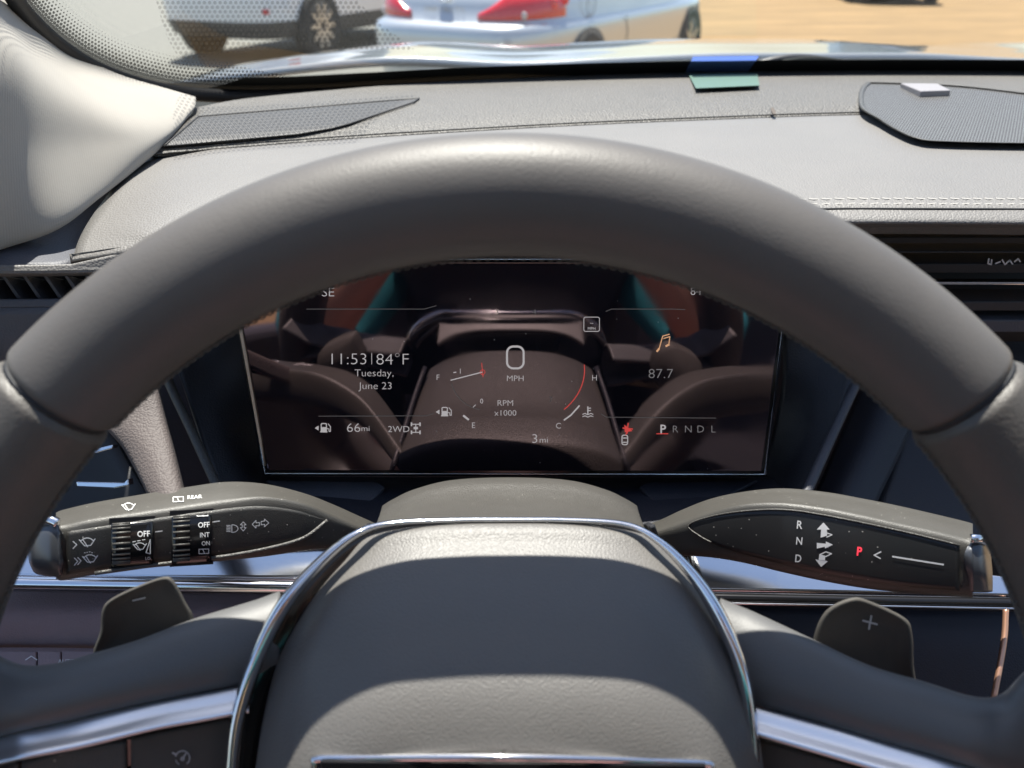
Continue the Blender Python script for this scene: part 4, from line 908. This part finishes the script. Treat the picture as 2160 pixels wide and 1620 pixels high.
# button panels
dbt = lambda x, y: blend(x)+.0035
plate('switch_panel', [(-150, 1650), (59, 1602), (326, 1543), (520, 1505), (530, 1800), (-150, 1800)], lambda x, y: blend(x)+.005, M['black'], wheel, .006, .001)
plate('switch_panel', [(1575, 1552), (1716, 1590), (1874, 1636), (2250, 1742), (2250, 1860), (1570, 1860)], lambda x, y: blend(x)+.005, M['black'], wheel, .006, .001)
plate('switch_button', [(42, 1608), (150, 1585), (267, 1561), (267, 1800), (42, 1800)], dbt, M['shroud'], wheel, .004, .0018)
plate('switch_button', [(-150, 1650), (36, 1610), (36, 1800), (-150, 1800)], dbt, M['shroud'], wheel, .004, .0018)
plate('switch_button', [(276, 1559), (400, 1533), (492, 1516), (500, 1800), (276, 1800)], dbt, M['paddle'], wheel, .004, .0012)
plate('switch_button', [(1600, 1562), (1716, 1594), (1900, 1648), (2100, 1706), (2100, 1860), (1600, 1860)], dbt, M['paddle'], wheel, .004, .0012)
k = Ink().arc(385, 1599, 15, -50, 165, 2.4).line([(385, 1600), (392, 1590)], 3).line([(364, 1588), (372, 1592)], 3).arc(385, 1599, 15, 200, 240, 2.4).arc(385, 1601, 3, 0, 360, 3)
k.put('cruise_symbol', dbt, M['inkgrey'], wheel, .0006)
# airbag cover
TS = (-1.0, -.97, -.9, -.78, -.55, -.28, 0, .28, .55, .78, .9, .97, 1.0)
def hrow(pc, drop, hw, d, edge, pw=3.2): return [(1075+hw*t_, pc+drop*abs(t_)**pw, d + edge*max(0, (abs(t_)-.55)/.45)**2.6) for t_ in TS]
patch('airbag_cover', [hrow(1118, 40, 300, .285, .006), hrow(1104, 34, 318, .2695, .004), hrow(1150, 48, 374, .2620, .007), hrow(1212, 74, 444, .2530, .011), hrow(1305, 98, 492, .2410, .015), hrow(1400, 116, 520, .2320, .018), hrow(1500, 120, 536, .2262, .019), hrow(1620, 90, 548, .2235, .019), hrow(1800, 40, 545, .2230, .018), hrow(2050, 0, 470, .228, .015)], M['hub'], wheel, .003, 8)
ring = [(486, 1700), (490, 1620), (503, 1510), (540, 1392), (598, 1277), (672, 1190), (748, 1128), (820, 1104), (950, 1097), (1075, 1096), (1200, 1097), (1318, 1106), (1388, 1140), (1455, 1205), (1512, 1290), (1556, 1392), (1578, 1490), (1588, 1620), (1590, 1700)]
rd = [.245, .246, .247, .249, .253, .259, .264, .268, .270, .2705, .270, .268, .264, .259, .253, .249, .247, .246, .245]
rp_ = cr([P(x, y, d) for (x, y), d in zip(ring, rd)], 10)
ww = cr([[v] for v in (.0023, .0023, .0024, .0026, .0026, .0021, .0014, .0010, .0009, .0009, .0009, .0010, .0014, .0021, .0026, .0026, .0024, .0023, .0023)], 10)[:, 0]
tube('chrome_ring', rp_, ww, M['chrome'], wheel, ww*1.6, up=FW, n=16)
# black backing inside the ring
bk_ = [P(x, y, d+.006) for (x, y), d in zip(ring, rd)]
patch('hub_backing', [bk_, [p*.9+np.array(P(1075, 1500, .262))*.1 + FW*.002 for p in bk_], [np.array(P(1075, 1500, .275)) + (p-np.array(P(1075, 1500, .26)))*.6 for p in bk_]], M['black'], wheel, .003, 4, world=True)
# emblem frame across the cover
ef = [(668, 1640), (664, 1612), (680, 1600), (850, 1598), (1075, 1598), (1300, 1602), (1478, 1610), (1500, 1622), (1490, 1660)]
tube('emblem_frame', cr([P(x, y, .2205 + .000022*abs(x-1075)**1.0*.6) for x, y in ef], 8), .0011, M['chrome'], wheel, n=12)
plate('emblem_field', [(675, 1606), (1490, 1614), (1480, 1720), (690, 1720)], lambda x, y: .2225, M['black'], wheel, .002, .0004)
# paddles
pL = cr([(208, 1400), (212, 1330), (216, 1285), (236, 1262), (290, 1236), (344, 1217), (366, 1224), (392, 1270), (410, 1312), (400, 1400)], 4, True)
dpl = lambda x, y: .268 + .00002*(y-1220)
def paddle(out, sgn):
    c = np.mean(out, 0)
    L1 = [P(x, y, .268) for x, y in out]; L0 = [P(*(c+(np.array(q)-c)*1.0), .272) for q in out]
    lv = [[P(*(c+(q-c)*s_), d + 4.2e-5*((c+(q-c)*s_)[1]-1300)) for q in out] for s_, d in ((.985, .278), (1.0, .274), (1.0, .271), (.975, .2690), (.90, .2686), (.87, .2696), (.5, .2705), (.01, .2708))]
    k = len(out); mesh('paddle', [p for r_ in lv for p in r_], grid_faces(len(lv), k, True)+[tuple(range(k))], M['paddle'], wheel)
paddle(pL, 1)
pR = cr([(1716, 1345), (1742, 1288), (1795, 1261), (1835, 1268), (1908, 1303), (1924, 1335), (1927, 1400), (1925, 1480), (1800, 1480), (1720, 1400)], 4, True)
paddle(pR, -1)
Ink().line([(280, 1267), (306, 1261)], 3.2).put('minus_mark', lambda x, y: .2700 + 4.2e-5*(y-1300), M['inkgrey'], wheel, .0004)
Ink().line([(1820, 1309), (1850, 1317)], 3.6).line([(1838, 1299), (1833, 1327)], 3.6).put('plus_mark', lambda x, y: .2700 + 4.2e-5*(y-1300), M['inkgrey'], wheel, .0004)

# ================================================================== behind the eye: what the screen mirrors and what shades the cabin
DS = 1.0
def seat(x, label):
    t_ = thing('car_seat', label, 'seat', (x, -.35, .55), 'front seats')
    box('cushion', (x, -.14, .66), (.52, .52, .16), M['seat'], t_, bevel=.05)
    box('backrest', (x, -.52, 1.0), (.50, .14, .70), M['padshade'], t_, Matrix.Rotation(R(-14), 3, 'X'), bevel=.05)
    box('headrest', (x, -.66, 1.44), (.26, .10, .18), M['padshade'], t_, Matrix.Rotation(R(-14), 3, 'X'), bevel=.04)
seat(0, 'brown leather driver seat facing the steering wheel'); seat(.76, 'brown leather passenger seat beyond the console')
fl = mesh('floor', [(-.6, -2, .35), (1.4, -2, .35), (1.4, .8, .35), (-.6, .8, .35)], [(0, 1, 2, 3)], M['carpet'], None, False); tag(fl, kind='structure')
o = box('headliner', (.38, -1.15, 1.66), (1.5, 1.7, .05), M['headliner'], None, bevel=.02); tag(o, 'pale cloth headliner over the seats', 'headliner')
o = box('rear_seat', (.38, -1.75, .95), (1.4, .25, 1.1), M['padshade'], None, bevel=.06); tag(o, 'dark rear bench across the back of the cabin', 'rear seat')
o = box('console', (.38, -.1, .68), (.22, .95, .5), M['dark'], None, bevel=.03); tag(o, 'dark console box between the two front seats', 'console')
o = box('door', (-.52, -.45, .74), (.08, 1.75, .74), M['padshade'], None, bevel=.02); tag(o, 'dark driver door beside the left seat', 'door')
o = box('door', (1.28, -.45, .74), (.08, 1.75, .74), M['padshade'], None, bevel=.02); tag(o, 'dark passenger door on the far right', 'door')

# the driver, mirrored in the screen: teal sleeves, dark vest, holding a phone
M['skin'] = mat('skin', (.48, .27, .19), .5); M['teal'] = grain(mat('teal cotton', (.012, .16, .19), .85), 900, .3, .0004); M['vest'] = mat('black vest', (.012, .012, .014), .8); M['jeans'] = grain(mat('mauve trousers', (.36, .19, .19), .9), 900, .4, .0004); M['hair'] = mat('brown hair', (.03, .018, .012), .6)
def skin(name, chains, m, parent, sub=1):
    me = bpy.data.meshes.new(name); V = []; E = []; Rr = []; idx = {}
    for ch in chains:
        prev = None
        for p, r in ch:
            key = tuple(round(c, 4) for c in p)
            if key not in idx: idx[key] = len(V); V.append(p); Rr.append(r)
            if prev is not None: E.append((prev, idx[key]))
            prev = idx[key]
    me.from_pydata(V, E, []); o = link(name, me, m, parent)
    md = o.modifiers.new('s', 'SKIN'); md.use_smooth_shade = True
    for i, r in enumerate(Rr): v = me.skin_vertices[0].data[i]; v.radius = (r, r) if not isinstance(r, tuple) else r; v.use_root = i == 0
    q = o.modifiers.new('u', 'SUBSURF'); q.levels = sub+1; q.render_levels = sub+1; return o
pr = thing('person', 'seated driver in teal shirt and dark vest holding a phone', 'person', (0, -.30, .76))
body = []
body.append([((0, -.34, 1.14), .13), ((0, -.34, 1.30), .065), ((0, -.32, 1.37), .052), ((0, -.30, 1.43), .075), ((0, -.285, 1.50), .088), ((0, -.29, 1.57), .075)])
body.append([((0, -.34, 1.14), .13), ((0, -.31, .95), .13), ((0, -.28, .82), .14)])
for sx in (-1, 1):
    body.append([((0, -.34, 1.14), .13), ((sx*.11, -.34, 1.25), .07), ((sx*.19, -.33, 1.24), .055), ((sx*.25, -.14, 1.12), .040), ((sx*.17, -.08, 1.21), .032), ((sx*.105, -.055, 1.29), .023), ((sx*.092, -.045, 1.325), .026)])
    body.append([((0, -.28, .82), .14), ((sx*.10, -.22, .82), .085), ((sx*.14, .10, .86), .060), ((sx*.13, .30, .56), .042), ((sx*.13, .36, .44), .034), ((sx*.13, .44, .40), .032), ((sx*.13, .50, .39), .022)])
    h = (sx*.092, -.045, 1.325)
    for z, L in ((1.318, .040), (1.336, .046), (1.354, .043), (1.370, .034)):
        body.append([(h, .026), ((sx*.088, -.022, z), .010), ((sx*.078, -.010, z+.002), .009), ((sx*(.078-L*.6), -.008, z+.003), .0075)])
    body.append([(h, .026), ((sx*.085, -.044, 1.306), .011), ((sx*.065, -.040, 1.325), .0095), ((sx*.052, -.034, 1.338), .008)])
skin('body', body, M['skin'], pr)
skin('shirt', [[((0, -.345, 1.10), .150), ((0, -.34, 1.22), .13), ((0, -.33, 1.315), .075)], [((0, -.345, 1.10), .150), ((0, -.30, .88), .150)],
     [((0, -.34, 1.22), .13), ((.17, -.335, 1.245), .075), ((.25, -.15, 1.125), .062), ((.235, -.13, 1.145), .055)], [((0, -.34, 1.22), .13), ((-.17, -.335, 1.245), .075), ((-.25, -.15, 1.125), .062), ((-.235, -.13, 1.145), .055)]], M['teal'], pr)
skin('vest', [[((0, -.342, 1.08), .160), ((0, -.335, 1.22), .145)], [((0, -.342, 1.08), .160), ((0, -.298, .88), .160)]], M['vest'], pr)
skin('trousers', [[((0, -.28, .83), .150), ((.10, -.20, .825), .095), ((.14, .11, .865), .072), ((.13, .30, .57), .058), ((.13, .35, .46), .054)], [((0, -.28, .83), .150), ((-.10, -.20, .825), .095), ((-.14, .11, .865), .072), ((-.13, .30, .57), .058), ((-.13, .35, .46), .054)]], M['jeans'], pr)
skin('hair', [[((0, -.315, 1.54), .098), ((0, -.325, 1.48), .085)]], M['hair'], pr)
for sx in (-1, 1):
    me = bpy.data.meshes.new('eye'); bm = bmesh.new(); bmesh.ops.create_uvsphere(bm, u_segments=12, v_segments=8, radius=.012, matrix=Matrix.Translation((sx*.031, -.208, 1.505))); bm.to_mesh(me); bm.free(); link('eye', me, M['white'], pr)
skin('nose', [[((0, -.205, 1.505), .007), ((0, -.190, 1.472), .012)]], M['skin'], pr)
o = box('phone', (0, -.020, 1.35), (.155, .008, .075), M['black'], None, bevel=.003); tag(o, 'black phone held up level by the driver', 'phone')
